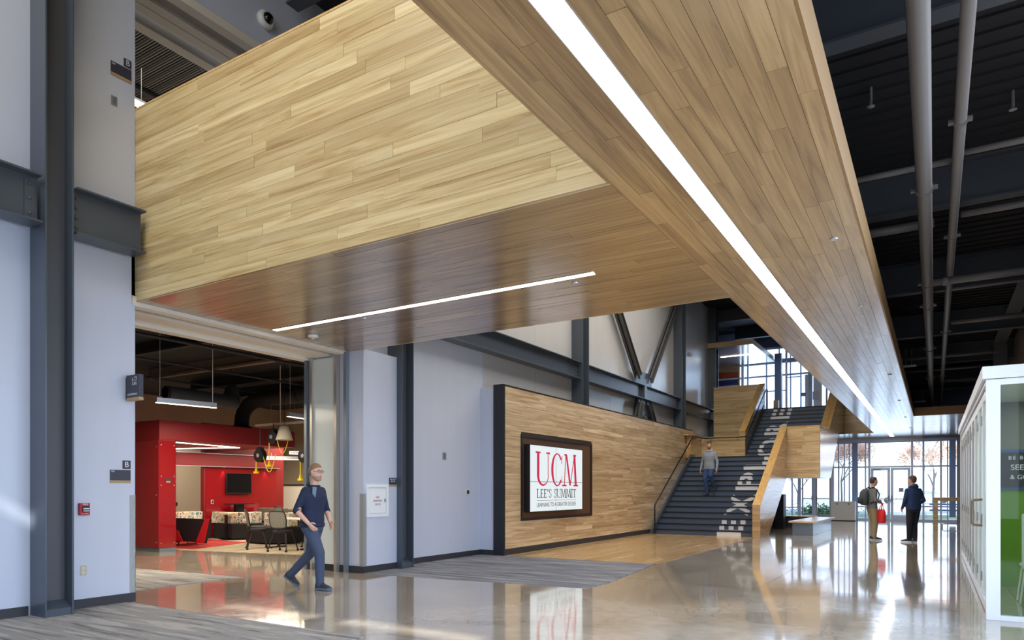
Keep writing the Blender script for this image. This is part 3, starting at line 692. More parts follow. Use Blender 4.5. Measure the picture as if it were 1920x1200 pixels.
# serif lettering drawn glyph by glyph: (strokes as quads in a 1 x 1 box)
def serif_glyph(ch, tk, tn, sf):
    """returns a list of polygons; tk thick stroke, tn thin stroke, sf serif length"""
    P = []
    def bar(x, w, y0=0, y1=1): P.append([(x-w/2, y0), (x+w/2, y0), (x+w/2, y1), (x-w/2, y1)])
    def ser(x, y, w=None):
        w = w or sf; P.append([(x-w, y-tn*.5), (x+w, y-tn*.5), (x+w, y+tn*.5), (x-w, y+tn*.5)])
    def slant(x0, y0, x1, y1, w): P.append([(x0-w/2, y0), (x0+w/2, y0), (x1+w/2, y1), (x1-w/2, y1)])
    def arc(cx, cy, rx, ry, a0, a1, wf, n=16):
        for i in range(n):
            t0 = math.radians(a0+(a1-a0)*i/n); t1 = math.radians(a0+(a1-a0)*(i+1)/n)
            w0, w1 = wf(t0), wf(t1)
            P.append([(cx+rx*math.cos(t0), cy+ry*math.sin(t0)), (cx+rx*math.cos(t1), cy+ry*math.sin(t1)),
                      (cx+(rx-w1)*math.cos(t1), cy+(ry-w1*.6)*math.sin(t1)), (cx+(rx-w0)*math.cos(t0), cy+(ry-w0*.6)*math.sin(t0))])
    if ch == 'U':
        bar(.16, tk, .3, 1); bar(.86, tn, .3, 1); ser(.16, 1); ser(.86, 1, sf*.8)
        arc(.49, .32, .41, .34, 180, 360, lambda t: tn+(tk-tn)*max(0, -math.cos(t)*.5+.4))
    elif ch == 'C':
        arc(.55, .5, .47, .53, 42, 318, lambda t: tn+(tk-tn)*abs(math.cos(t))); slant(.90, .70, .93, .95, tn); slant(.93, .08, .90, .30, tn*.6)
    elif ch == 'M':
        slant(.10, 0, .20, 1, tn); slant(.50, 0, .24, 1, tk*.8); slant(.50, 0, .80, 1, tn); slant(.90, 0, .80, 1, tk); ser(.10, 0); ser(.90, 0, sf*1.1); ser(.18, 1, sf*.6); ser(.82, 1, sf*.7)
    elif ch == 'L': bar(.25, tk); ser(.25, 1); P.append([(.05, 0), (.9, 0), (.9, tn), (.05, tn)]); slant(.87, 0, .92, .25, tn)
    elif ch == 'E':
        bar(.25, tk)
        for y in (0, .5-tn/2, 1-tn): P.append([(.06 if y != .5-tn/2 else .25, y), (.85 if y != .5-tn/2 else .7, y), (.85 if y != .5-tn/2 else .7, y+tn), (.06 if y != .5-tn/2 else .25, y+tn)])
        slant(.86, 0, .92, .22, tn); slant(.84, .8, .84, 1, tn)
    elif ch == 'T': bar(.5, tk); ser(.5, 0); P.append([(.05, 1-tn), (.95, 1-tn), (.95, 1), (.05, 1)]); slant(.04, .8, .07, 1, tn); slant(.96, .8, .93, 1, tn)
    elif ch == 'I': bar(.5, tk); ser(.5, 0, sf*1.2); ser(.5, 1, sf*1.2)
    elif ch == 'S':
        w = lambda t: tn+(tk-tn)*.6*abs(math.cos(t))
        arc(.5, .75, .36, .27, 30, 265, w, 14); arc(.5, .26, .38, .28, -150, 85, w, 14); slant(.86, .72, .84, .95, tn); slant(.12, .06, .12, .3, tn)
    elif ch == "'": slant(.4, .72, .5, 1, tk)
    return P
def serif_line(s, widths, y0, y1, z0, z1, m, tk, tn, sf, name='lettering', over=None):
    b = B(); tot = sum(widths[c] for c in s); x = y0; k = (y1-y0)/tot; xx = VX+.0018
    for c in s:
        w = widths[c]*k
        if c != ' ':
            for i, poly in enumerate(serif_glyph(c, tk/widths[c], tn, sf/widths[c])):
                pts = [(x+px*w, z0+pz*(z1-z0)) for px, pz in poly]
                b.prism(pts, 'x', xx, xx+.0008+(i % 5)*.00012)
        x += w
    return b.build(name, m, vw)
serif_line('UCM', {'U': 1.0, 'C': .95, 'M': 1.15}, 13.60, 15.72, 1.52, 2.27, 'screentext_red', .16, .05, .17)
serif_line("LEE'S SUMMIT", {'L': .75, 'E': .72, "'": .35, 'S': .66, ' ': .45, 'U': .95, 'M': 1.2, 'I': .45, 'T': .85}, 13.64, 15.66, 1.23, 1.43, 'screentext_black', .15, .07, .17)
b = B(); b.box(VX+.0015, VX+.002, 13.64, 15.66, 1.165, 1.172); b.build('lettering', 'screentext_black', vw)
text('LEARNING TO A GREATER DEGREE', .135, 'screentext_black', onX(VX+.0015, 14.65, 1.065), vw, sx=.94)

# ------------------------------------------------------------------ staircase
LZ = 2.62; TZ = 4.77
st = thing('staircase', 'wide dark staircase in two flights lettered EXPLORE with maple guards', 'staircase', (-6, 21.1, 0))
def flight(x0, x1, ya, za, n, h, tr, y_last, tag_):
    for i in range(n):
        y = ya+i*tr; z = za+i*h; ye = (ya+(i+1)*tr+.02) if i < n-1 else y+.12
        b = B(); b.box(x0, x1, y, ye, max(z-.10, 0), z+h-.012); s_ = b.build('step', 'stairpaint', st)
        b = B(); b.box(x0, x1, y-.022, y+.05, z+h-.036, z+h); b.build('nosing', 'nosing', s_)
flight(-7.64, -4.57, 21.2, 0, 15, LZ/15, .2893, 25.25, 'lower')
flight(-6.02, -3.6, 26.6, LZ, 12, (TZ-LZ)/12, .3, 29.9, 'upper')
def letter(ch, r0, r1, ya, za, h, tr, xl=-5.66, xr=-4.94):
    """a letter turned to climb the stairs, cut into one slice per riser"""
    cu = bpy.data.curves.new('t', 'FONT'); cu.body = ch; cu.size = 1; cu.offset = .035
    o0 = bpy.data.objects.new('tmp', cu); COL.objects.link(o0); dg = bpy.context.evaluated_depsgraph_get()
    me = bpy.data.meshes.new_from_object(o0.evaluated_get(dg)); bpy.data.objects.remove(o0)
    xs = [v.co.x for v in me.vertices]; ys = [v.co.y for v in me.vertices]
    x0, x1, y0, y1 = min(xs), max(xs), min(ys), max(ys)
    off = woff(st)
    for v in me.vertices:      # letter's left -> low on the stairs, letter's top -> left side
        a = (v.co.x-x0)/(x1-x0)*(r1-r0)+r0; c = (v.co.y-y0)/(y1-y0)
        v.co = (xr+(xl-xr)*c, a, 0)
    for i in range(int(r0), int(math.ceil(r1))):
        bm = bmesh.new(); bm.from_mesh(me)
        for co, no in (((0, i, 0), (0, -1, 0)), ((0, i+1, 0), (0, 1, 0))):
            bmesh.ops.bisect_plane(bm, geom=bm.verts[:]+bm.edges[:]+bm.faces[:], plane_co=co, plane_no=no, clear_outer=True)
        if not bm.faces: bm.free(); continue
        for v in bm.verts: v.co = Vector((v.co.x, ya+i*tr-.003, za+i*h+.004+(v.co.y-i)*(h-.044)))-off
        m2 = bpy.data.meshes.new('lettering'); bm.to_mesh(m2); bm.free(); m2.materials.append(M['letter'])
        o = bpy.data.objects.new('lettering', m2); COL.objects.link(o); o.parent = st
for ch, a, c in (('E', 0, 3), ('X', 3.5, 7.35), ('P', 8.02, 11.6), ('L', 12.05, 15)): letter(ch, a, c, 21.2, 0, LZ/15, .2893)
for ch, a, c in (('O', 0, 4.3), ('R', 5.02, 8.5), ('E', 9, 12)): letter(ch, a, c, 26.6, LZ, (TZ-LZ)/12, .3)
# landing and stringers
b = B(); b.box(-7.7, -4.36, 25.3, 26.6, 2.42, LZ-.005); b.box(-4.36, -3.30, 25.45, 26.75, 2.42, LZ-.005); b.box(-6.02, -3.6, 26.6, 26.8, 2.42, LZ-.005); b.build('landing', 'stairpaint', st)
sl = LZ/15/.2893
b = B(); b.prism([(21.02, 0), (21.5, 0), (25.6, 2.3), (25.6, 2.72), (25.2, 2.72), (21.02, .14)], 'x', -7.72, -7.64); b.build('stringer', 'steel', st)
b = B(); b.prism([(21.02, 0), (21.5, 0), (25.3, 2.3), (25.3, 2.72), (25.2, 2.72), (21.02, .14)], 'x', -4.60, -4.572); b.build('stringer', 'steel', st)
b = B(); b.prism([(26.62, LZ), (26.9, LZ-.1), (30.1, 4.55), (30.1, 4.92), (29.9, 4.92), (26.62, 2.9)], 'x', -6.05, -6.02); b.build('stringer', 'steel', st)
b = B(); b.box(-7.84, -7.72, 21.1, 26.6, 0, .02); b.build('filler', 'steel_dark', st)
def guard(name, poly, x0, x1, m='railwood_y', caps=(), front=None):
    b = B(); b.prism(poly, 'x', x0, x1); g = b.build(name, m, st)
    for (p, q) in caps:
        d = Vector((0, q[0]-p[0], q[1]-p[1])).normalized(); n = Vector((0, -d.z, d.y))*.025
        b = B(); b.prism([(p[0], p[1]), (q[0], q[1]), (q[0]+n.y, q[1]+n.z), (p[0]+n.y, p[1]+n.z)], 'x', x0-.01, x1+.01); b.build('cap', 'capwood', g)
    return g
g = guard('guard', [(21.05, 0), (22.3, 0), (25.3, 1.82), (25.3, 3.57), (21.05, .95)], -4.57, -4.36, caps=(((21.05, .95), (25.3, 3.57)),))
b = B(); b.box(-4.575, -4.355, 21.03, 21.055, 0, .965); b.build('newel_board', 'railwood', g)
# landing box
b = B(); b.box(-4.36, -3.30, 25.32, 25.44, 1.82, 3.58); g = b.build('guard', 'woodgap', st)
planks(g, 'railwood', 0, 2, 1, (-4.36, -3.30), (1.82, 3.58), (25.32, -1), .126, (.3, .9), .016)
b = B(); b.box(-4.58, -3.29, 25.29, 25.46, 3.58, 3.605); b.build('cap', 'capwood', g)
b = B(); b.box(-4.36, -3.30, 25.44, 26.8, 1.82, 1.85); b.build('underside', 'railwood', g)
g = guard('guard', [(25.32, 1.82), (28.1, 1.85), (30.6, 3.70), (32.7, 3.86), (32.7, 5.84), (31.45, 5.84), (27.6, 3.62), (25.32, 3.58)], -3.40, -3.29, caps=(((27.6, 3.62), (31.45, 5.84)), ((25.32, 3.58), (27.6, 3.62))))
g = guard('guard', [(27.6, 2.9), (30.6, 4.5), (32.6, 4.6), (32.6, 5.84), (31.45, 5.84), (27.6, 3.62)], -3.6, -3.40, m='railwood_y', caps=(((27.6, 3.62), (31.45, 5.84)),))
g = guard('guard', [(26.62, 2.5), (30.15, 4.6), (30.15, 5.84), (26.8, 3.60), (26.62, 3.60)], -6.27, -6.05, caps=(((26.62, 3.60), (30.15, 5.84)),))
b = B(); b.box(-7.84, -6.06, 26.62, 26.74, 2.4, 3.42); g = b.build('guard', 'woodgap', st)
planks(g, 'railwood', 0, 2, 1, (-7.84, -6.06), (2.6, 3.42), (26.62, -1), .117, (.6, 1.9), .016)
b = B(); b.box(-7.84, -6.04, 26.59, 26.76, 3.42, 3.445); b.build('cap', 'capwood', g)
b = B(); b.box(-7.846, -7.68, 25.2, 26.6, 2.6, 3.42); b.build('guard', 'railwood_y', st)
b = B(); b.box(-7.86, -7.66, 24.9, 26.6, 3.42, 3.445); b.build('cap', 'capwood', st)
# handrail
hr = thing('handrail', 'dark round handrail with brackets climbing the left side of the stairs', 'handrail', (-7.55, 21.0, 0))
b = B(); b.tube([(-7.56, 21.0, .0), (-7.56, 21.0, .90), (-7.56, 21.06, .96), (-7.56, 25.05, 3.36), (-7.56, 25.15, 3.39), (-7.56, 26.4, 3.39), (-7.5, 26.5, 3.39), (-6.1, 26.5, 3.39), (-5.97, 26.52, 3.42), (-5.97, 30.05, 5.62), (-5.97, 30.2, 5.62), (-5.97, 30.2, 4.8)], .024, 10); b.build('rail', 'rail', hr, smooth=True)
for (x, y, z, dx, dy) in ((-7.56, 25.3, 3.39, -.12, 0), (-7.56, 26.2, 3.39, -.12, 0), (-7.3, 26.5, 3.39, 0, .12), (-6.3, 26.5, 3.39, 0, .12), (-7.56, 22.6, 1.9, -.28, 0), (-7.56, 23.9, 2.66, -.28, 0), (-5.97, 28.2, 4.46, -.08, 0)):
    b = B(); b.tube([(x, y, z-.02), (x, y, z-.09), (x+dx, y+dy, z-.11)], .009, 6); b.build('bracket', 'rail', hr)
# upper floor, its guards
b = B(); b.box(-8.47, -3.6, 30.0, 36.0, 4.45, TZ-.005); b.box(-3.6, -2.15, 32.75, 36.0, 4.45, TZ-.005); struct('floor', b, mat('upper_floor', sr(110, 110, 116), .3), 'upper storey floor at the head of the stairs', 'floor')
b = B(); b.box(-3.6, -3.42, 30.2, 32.75, 4.45, TZ-.005); struct('floor', b, 'deck')
ug = thing('upper_guard', 'maple plank guard wall of the upper floor left of the upper flight', 'guard wall', (-7.3, 30.0, 4.4))
b = B(); b.box(-8.12, -6.2, 29.92, 30.0, 3.0, 5.79); g = b.build('panel', 'woodgap', ug)
planks(g, 'railwood', 0, 2, 1, (-8.12, -6.2), (3.0, 5.79), (29.92, -1), .116, (.7, 2.2), .016)
b = B(); b.box(-8.12, -6.2, 29.88, 30.02, 5.79, 5.81); b.build('cap', 'capwood', ug)
ug = thing('upper_guard', 'maple plank guard wall of the upper floor right of the stairs above the doors', 'guard wall', (-2.7, 32.7, 3.8))
b = B(); b.box(-3.29, -2.17, 32.55, 32.68, 3.8, 5.84); g = b.build('panel', 'woodgap', ug)
planks(g, 'railwood', 0, 2, 1, (-3.29, -2.17), (3.8, 5.84), (32.55, -1), .14, (.4, 1.1), .016)
b = B(); b.box(-4.2, -4.1, 35.2, 35.25, TZ, 5.9); tag(b.build('glass_post', 'alu'), 'slim rail post upstairs right of the stair head', 'post')

# ------------------------------------------------------------------ curtain walls at the far end
CY = 36.0
cw = thing('window_1', 'ground floor curtain wall with double doors at the far end', 'window', (-2.4, CY, 0)); cw['kind'] = 'structure'
XL, XR = -8.45, 1.15
def mull(t, x, w, z0, z1, m='mullion', d=.14):
    b = B(); b.box(x-w/2, x+w/2, CY, CY+d, z0, z1); return b.build('mullion', m, t)
def trans(t, x0, x1, z, w, m='mullion', d=.13):
    b = B(); b.box(x0, x1, CY+.01, CY+d, z-w/2, z+w/2); return b.build('transom', m, t)
for x, w in ((-8.3, .1), (-7.4, .06), (-6.55, .05), (-5.95, .06), (-5.62, .14), (-4.95, .16), (-4.15, .14), (-3.88, .06), (-3.63, .05), (-3.42, .05), (-2.74, .06), (-2.58, .09), (-.86, .09), (-.42, .08), (.25, .07), (.50, .05)):
    mull(cw, x, w, 0, 3.62)
mull(cw, -3.18, .24, 0, 3.62, mat('blue_steel_post', sr(130, 154, 196), .4)); 
b = B(); b.box(.56, .80, CY-.02, CY+.1, .2, 3.6); b.build('solid_panel', mat('blue_panel', sr(124, 156, 206), .4), cw)
b = B(); b.box(.84, 1.5, CY-.06, CY+.2, 0, 5.9); b.build('end_post', 'alu_grey', cw)
trans(cw, XL, .84, 3.64, .12); trans(cw, XL, .84, 2.47, .07)
b = B(); b.box(XL, .95, CY-.05, CY+.2, 3.70, 3.815); b.build('head', 'mullion', cw)
b = B(); b.box(-.45, 2.0, CY-.3, CY+.2, 3.70, 5.9); b.box(-1.45, -.45, CY, CY+.2, 3.8, 5.9); b.build('upper_panel', mat('grey_blue_panel', sr(120, 128, 150), .5), cw)
trans(cw, -3.06, -2.62, 3.03, .05); trans(cw, -3.06, -2.62, .63, .05); trans(cw, -.82, .84, .66, .05); trans(cw, XL, -5.7, .55, .05); trans(cw, XL, .84, .04, .08)
gl = [(XL, -5.62), (-5.62, -4.95), (-4.95, -4.15), (-4.15, -3.30), (-3.06, -2.62), (-2.54, -.90), (-.82, -.42), (-.42, .25), (.25, .56)]
for x0, x1 in gl:
    b = B(); b.box(x0, x1, CY+.06, CY+.066, .08 if not (-2.6 < x0 < -2) else 2.5, 3.58); b.build('pane', 'glass', cw)
def leaf(x0, x1, lab, h=2.42, frame='white', fw=.11, hinge=1, y=CY+.02):
    d = thing('glass_door', lab, 'door', ((x0+x1)/2, y, 0), 'entrance doors')
    b = B(); b.box(x0, x0+fw, y, y+.05, 0, h); b.box(x1-fw, x1, y, y+.05, 0, h); b.box(x0+fw, x1-fw, y, y+.05, h-.11, h); b.box(x0+fw, x1-fw, y, y+.05, 0, .24); b.build('frame', frame, d)
    b = B(); b.box(x0+fw, x1-fw, y+.02, y+.028, .24, h-.11); b.build('pane', 'glass', d)
    b = B(); b.box(x0+fw*.6, x1-fw*.6, y-.06, y-.03, .97, 1.01); b.build('push_bar', 'alu', d)
    xh = x1-.05 if hinge > 0 else x0+.05
    b = B(); b.tube([(xh, y, .9), (xh, y-.07, .92), (xh, y-.07, 1.12), (xh, y, 1.14)], .014, 8); b.build('handle', 'rail', d, smooth=True)
    return d
dm = mat('door_frame_metal', sr(176, 190, 214), .35, .3)
M['door_frame'] = dm
d1 = leaf(-2.52, -1.73, 'left leaf of the glazed double door at the far end', frame='door_frame'); leaf(-1.71, -.92, 'right leaf of the glazed double door at the far end', frame='door_frame', hinge=-1)
b = B(); b.box(-2.42, -2.1, CY-.05, CY+.0, 2.3, 2.38); tag(b.build('door_closer', 'alu_grey'), 'grey closer arm on the left leaf of the double door', 'door closer')
b = B(); b.box(-1.38, -1.20, CY+.012, CY+.016, 1.32, 1.5); tag(b.build('door_sticker', 'alu_grey'), 'small grey sign on the glass of the right door leaf', 'sign')
leaf(-5.5, -5.0, 'glass door behind the bench, left of the middle post', frame='alu_warm', fw=.06); leaf(-4.88, -4.22, 'glass door behind the bench, right of the middle post', frame='alu_warm', fw=.06, hinge=-1)
# upper curtain wall
cu_ = thing('window_2', 'tall upper floor curtain wall behind the stair head', 'window', (-5.2, CY, TZ)); cu_['kind'] = 'structure'
for x, w in ((-8.3, .12), (-7.15, .06), (-6.55, .05), (-6.2, .06), (-6.02, .05), (-5.55, .06), (-5.12, .20), (-4.75, .06), (-4.4, .08), (-3.7, .06), (-3.0, .06), (-2.2, .1)): mull(cu_, x, w, TZ, 8.5)
trans(cu_, XL, -2.1, 8.45, .12); trans(cu_, XL, -2.1, 7.78, .22); trans(cu_, XL, -2.1, 7.08, .08); trans(cu_, -6.2, -5.55, 6.94, .04); trans(cu_, XL, -6.2, 6.32, .05); trans(cu_, -4.75, -4.4, 6.5, .05); trans(cu_, XL, -2.1, TZ+.05, .1)
b = B(); b.box(XL, -2.1, CY+.05, CY+.056, TZ, 8.4); b.build('pane', 'glass', cu_)
b = B(); b.box(XL, -1.45, CY, CY+.2, 8.5, 9.4); struct('wall_back', b, 'steel_dark'); b = B(); b.box(-2.1, -1.45, CY, CY+.2, 3.8, 8.5); struct('wall_back', b, 'wall')
bl = thing('window_blind', 'pale ribbed blinds hanging inside the upper curtain wall', 'blind', (-5.5, 36.3, TZ))
for (x0, x1) in ((-7.1, -6.6), (-6.15, -5.6), (-5.5, -5.2), (-4.7, -4.45), (-4.35, -3.75)):
    b = B(); n = int((x1-x0)/.05)
    pts = [(x0+(x1-x0)*i/n, 36.132+(.015 if i % 2 else 0)) for i in range(n+1)]; pts += [(x, y+.004) for x, y in reversed(pts)]
    b.prism(pts, 'z', TZ+.02, 6.95 if x0 > -6.2 else 7.6); b.build('slat_panel', 'blind', bl)
b = B(); b.box(-4.98, -4.6, CY-.02, CY+.01, TZ+.02, 7.0); b.box(-5.36, -5.2, CY-.02, CY+.01, TZ+.02, 7.0); b.build('door_jamb', 'white', cu_)
b = B(); b.box(-5.55, -5.32, 35.9, 35.93, 5.95, 6.12); tag(b.build('door_sign', 'alu_grey'), 'small grey plate on the upper glazing', 'sign')
b = B(); b.box(-5.0, -4.75, 35.9, 35.93, 5.75, 6.15); tag(b.build('door_sign', 'plastic'), 'pale notice taped to the upper glass door', 'sign')
b = B(); b.box(-6.5, -6.2, 34.6, 34.9, TZ, 7.9); tag(b.build('steel_column', mat('blue_column', sr(128, 158, 204), .4)), 'blue painted column upstairs behind the stair head', 'column')
b = B(); b.box(-6.42, -6.2, 33.9, 34.1, TZ, 5.6); tag(b.build('wood_post', 'railwood'), 'short maple post beside the blue column upstairs', 'post')
b = B(); b.tube([(-5.95, 34.4, TZ), (-5.95, 34.4, 9.4)], .035, 8); tag(b.build('rod', 'white'), 'thin white rod rising at the stair head', 'pole')
cn = thing('upper_canopy', 'maple edged canopy over the upstairs room with a strip light', 'canopy', (-7.5, 33, 7.6))
b = B(); b.box(-12, -8.66, 31.3, 35.0, 7.6, 7.78); b.box(-8.66, -6.57, 30.2, 35.0, 7.6, 7.78); b.build('slab', mat('canopy_lining', sr(190, 196, 214), .25, coat=.5), cn)
b = B(); b.box(-8.46, -6.55, 30.17, 30.2, 7.58, 7.80); b.box(-6.57, -6.55, 30.2, 35.0, 7.58, 7.8); b.build('edge', 'railwood', cn)
b = B(); b.box(-8.5, -7.2, 32.5, 32.58, 7.585, 7.6); b.build('strip_light', 'lamp', cn)
b = B(); b.box(-12, -8.2, 34.9, 35.0, TZ, 7.6); g = b.build('back_wall', 'woodgap', cn); planks(g, 'railwood', 0, 2, 1, (-12, -8.2), (TZ, 7.6), (34.9, -1), .14, (.4, .9), stuff=True)
b = B(); b.box(-9.5, -8.26, 34.80, 34.87, 7.0, 7.24); o = tag(b.build('orange_banner', 'orange'), 'orange sign band upstairs over a blue screen', 'sign')
b = B(); b.box(-9.5, -8.26, 34.80, 34.86, 6.52, 6.92); tag(b.build('blue_display', 'blueposter'), 'blue and white display upstairs on the maple wall', 'screen')
b = B(); b.box(-9.5, -8.26, 34.79, 34.80, 6.86, 6.93); b.box(-9.5, -8.26, 34.79, 34.80, 6.50, 6.58); o2 = b.build('border', 'signwhite', o)
b = B(); b.box(-8.12, -8.0, 34.9, 35.0, TZ, 7.6); b.box(-7.85, -7.77, 34.9, 35.0, TZ, 7.6); b.build('post', 'white', cn)

# ------------------------------------------------------------------ benches, bins, counter at the far end
bn = thing('bench', 'long bench block with maple top and grey base by the staircase', 'bench', (-3.45, 25, 0))
b = B(); b.prism([(-3.80, 23.03), (-3.20, 23.03), (-3.12, 26.8), (-3.72, 26.8)], 'z', 0, .38); b.build('base', mat('bench_base', sr(96, 108, 122), .3, coat=.4), bn, bev=.004)
b = B(); b.prism([(-3.90, 22.95), (-3.13, 22.95), (-3.02, 27.0), (-3.75, 27.0)], 'z', .38, .435); b.build('top', 'railwood', bn, bev=.006)
bn = thing('bench', 'dark bench with maple top set crosswise under the landing', 'bench', (-4.3, 27.4, 0))
b = B(); b.box(-6.0, -3.75, 27.2, 27.7, 0, .40); b.build('base', 'signdark', bn, bev=.004)
b = B(); b.box(-6.05, -3.70, 27.15, 27.75, .40, .45); b.build('top', 'railwood', bn, bev=.006)
b = B(); b.box(-4.9, -4.62, 26.2, 26.7, 0, 1.25); tag(b.build('bin', 'blk', bev=.01), 'black bin box behind the stair guard', 'bin')
tr = thing('recycling_cabinet', 'pale twin door recycling cabinet beside the entrance', 'cabinet', (-3.5, 34.6, 0))
b = B(); b.box(-4.03, -3.05, 34.5, 35.1, .03, .88); b.build('body', 'trash', tr, bev=.004)
for (x0, x1, k) in ((-4.02, -3.545, 0), (-3.535, -3.06, 1)):
    b = B(); b.box(x0, x1, 34.482, 34.5, .04, .87); d = b.build('door', 'trash', tr, bev=.003)
    b = B(); b.lathe([(.035, 0), (.035, -.004), (.02, -.004), (.02, 0)], ((x0+x1)/2, 34.482, .77), 14, 'y'); b.build('slot', 'blk', d)
b = B(); b.box(-4.03, -3.05, 34.52, 35.1, 0, .03); b.build('plinth', 'blk', tr)
ct = thing('counter', 'maple waterfall counter at the right before the far glazing', 'counter', (.3, 29, 0))
b = B(); b.box(-.04, .11, 28.9, 29.4, 0, 1.02); b.build('leg', 'railwood', ct); b = B(); b.box(-.04, 1.6, 28.9, 29.4, 1.02, 1.14); b.build('top', 'railwood', ct)
b = B(); b.tube([(.25, 30.6, .0), (.25, 30.6, .12), (.3, 30.6, .14), (1.9, 30.6, .14)], .025, 8); tag(b.build('floor_rail', 'alu', smooth=True), 'low metal rail on the floor behind the counter', 'rail')

# ------------------------------------------------------------------ pipes over the corridor
def pipe(path, r, lab, couplings=(), grp=None, name='sprinkler_pipe', m='pipe'):
    t = thing(name, lab, 'pipe', path[0], grp)
    b = B(); b.tube(path, r, 14); b.build('run', m, t, smooth=True)
    P = [Vector(p) for p in path]; d = (P[1]-P[0]).normalized()
    for s_ in couplings:
        c = P[0]+d*s_; b = B(); b.tube([c-d*.035, c+d*.035], r*1.18, 14); k = b.build('coupling', m, t)
        b = B(); sd = d.cross(Vector((0, 0, 1))).normalized(); 
        for q in (1, -1):
            e = c+sd*q*r*1.3; b.box(e.x-.03, e.x+.03, e.y-.03, e.y+.03, e.z-.015, e.z+.015)
        b.build('bolt_pad', m, k)
    return t
pipe([(-.097, -3, 4.75), (-.097, 32, 4.75)], .077, 'thick grey main pipe running the length of the corridor ceiling', (11.9, 16, 17.6, 22, 27), m='pipe')
pipe([(.21, -3, 4.92), (.21, 33, 4.92)], .052, 'thinner grey pipe running beside the main pipe', (10.8, 14.3, 21, 28), m='pipe')
pipe([(-.1, 13.0, 4.75), (1.7, 13.0, 4.75)], .06, 'grey branch pipe leaving the main pipe to the right', (.25,))
for k, (y, x0, x1, z, r) in enumerate(((8.9, -1.3, .2, 5.0, .035), (8.75, .25, 2, 5.0, .035), (11.0, -1.3, .0, 5.05, .06), (11.0, .3, 2, 5.1, .045), (14.2, -.1, 2, 4.9, .03), (17.5, .3, 2.0, 5.0, .05), (18.5, -1.3, .0, 4.95, .03), (21.8, -1.3, 1.4, 5.0, .045), (24.2, -1.3, 1.4, 5.0, .03), (26.8, .2, 1.4, 5.0, .06), (29.0, -1.3, 1.4, 5.0, .045))):
    pipe([(x0, y, z), (x1, y, z)], r, 'cross pipe under the dark corridor deck, %s from the camera' % ('first on the left', 'first on the right', 'second on the left', 'second on the right', 'third', 'fourth', 'fifth', 'sixth', 'seventh', 'eighth', 'ninth')[k], (), 'cross pipes over the corridor')
def exit_light(x, y, z, lab):
    t = thing('ceiling_luminaire', lab, 'light', (x, y, z), 'small luminaires on the cross pipes')
    b = B(); b.box(x-.18, x+.18, y-.04, y+.04, z, z+.05); b.build('body', 'white', t, bev=.01)
    for q in (-.07, .07):
        b = B(); b.tube([(x+q, y, z+.05), (x+q, y, z+.5)], .006, 6); b.build('hanger', 'alu', t)
exit_light(-.60, 21.8, 4.78, 'white bar luminaire hung left of the main pipe, the nearer one')
exit_light(-.45, 29.2, 4.6, 'white bar luminaire hung left of the main pipe, the farther one')
for k, (y, x) in enumerate(((9.5, .75), (8.6, -.6), (6.9, -.75))):
    b = B(); b.tube([(x, y, 5.88), (x, y, 5.70)], .015, 8); b.lathe([(.02, 5.68), (.04, 5.67), (.04, 5.665), (.001, 5.66)], (x, y, 0), 10)
    tag(b.build('fire_sprinkler', 'alu'), 'small sprinkler head under the dark deck, %s' % ('right of the pipes', 'left of the pipes', 'nearest the soffit edge')[k], 'sprinkler', 'sprinkler heads')

# ------------------------------------------------------------------ white glazed room on the right
gr = thing('glazed_room', 'white framed glass room with folding doors along the right side', 'glass room', (.48, 9.12, 0))
GX, GY = .48, 9.12
b = B(); b.box(GX, GX+.13, GY, GY+.13, 0, 2.62); b.build('corner_post', 'white', gr, bev=.004)
b = B(); b.box(GX+.13, 2.0, GY, GY+.08, 2.555, 2.62); b.build('head_frame', 'white', gr, bev=.003)
b = B(); b.box(GX+.13, 2.0, GY, GY+.08, 0, .055); b.build('sill_frame', 'white', gr, bev=.003)
b = B(); b.box(GX+.13, 2.0, GY+.03, GY+.038, .055, 2.555); b.build('pane', 'glass_green', gr)
b = B(); b.box(GX-.035, .83, GY-.03, GY+.12, 2.625, 2.76); b.box(GX-.035, GX+.10, GY+.12, 18, 2.625, 2.76); b.build('fascia', 'white', gr, bev=.004)
b = B(); b.box(GX+.10, 2.0, GY+.12, 18, 2.70, 2.76); b.build('roof_panel', 'white', gr)
b = B(); b.box(GX+.0, GX+.05, GY+.13, 18, 2.58, 2.625); b.box(GX+.062, GX+.10, GY+.13, 18, 2.56, 2.625); b.build('track', 'alu', gr)
b = B(); b.box(GX+.02, GX+.10, GY+.13, 18, 0, .008); b.build('floor_track', 'alu_warm', gr)
b = B(); b.box(GX, GX+.1, 17.9, 18.0, 0, 2.625); b.build('corner_post', 'white', gr)
yy = GY+.19; n = 9; w = (17.85-yy)/n
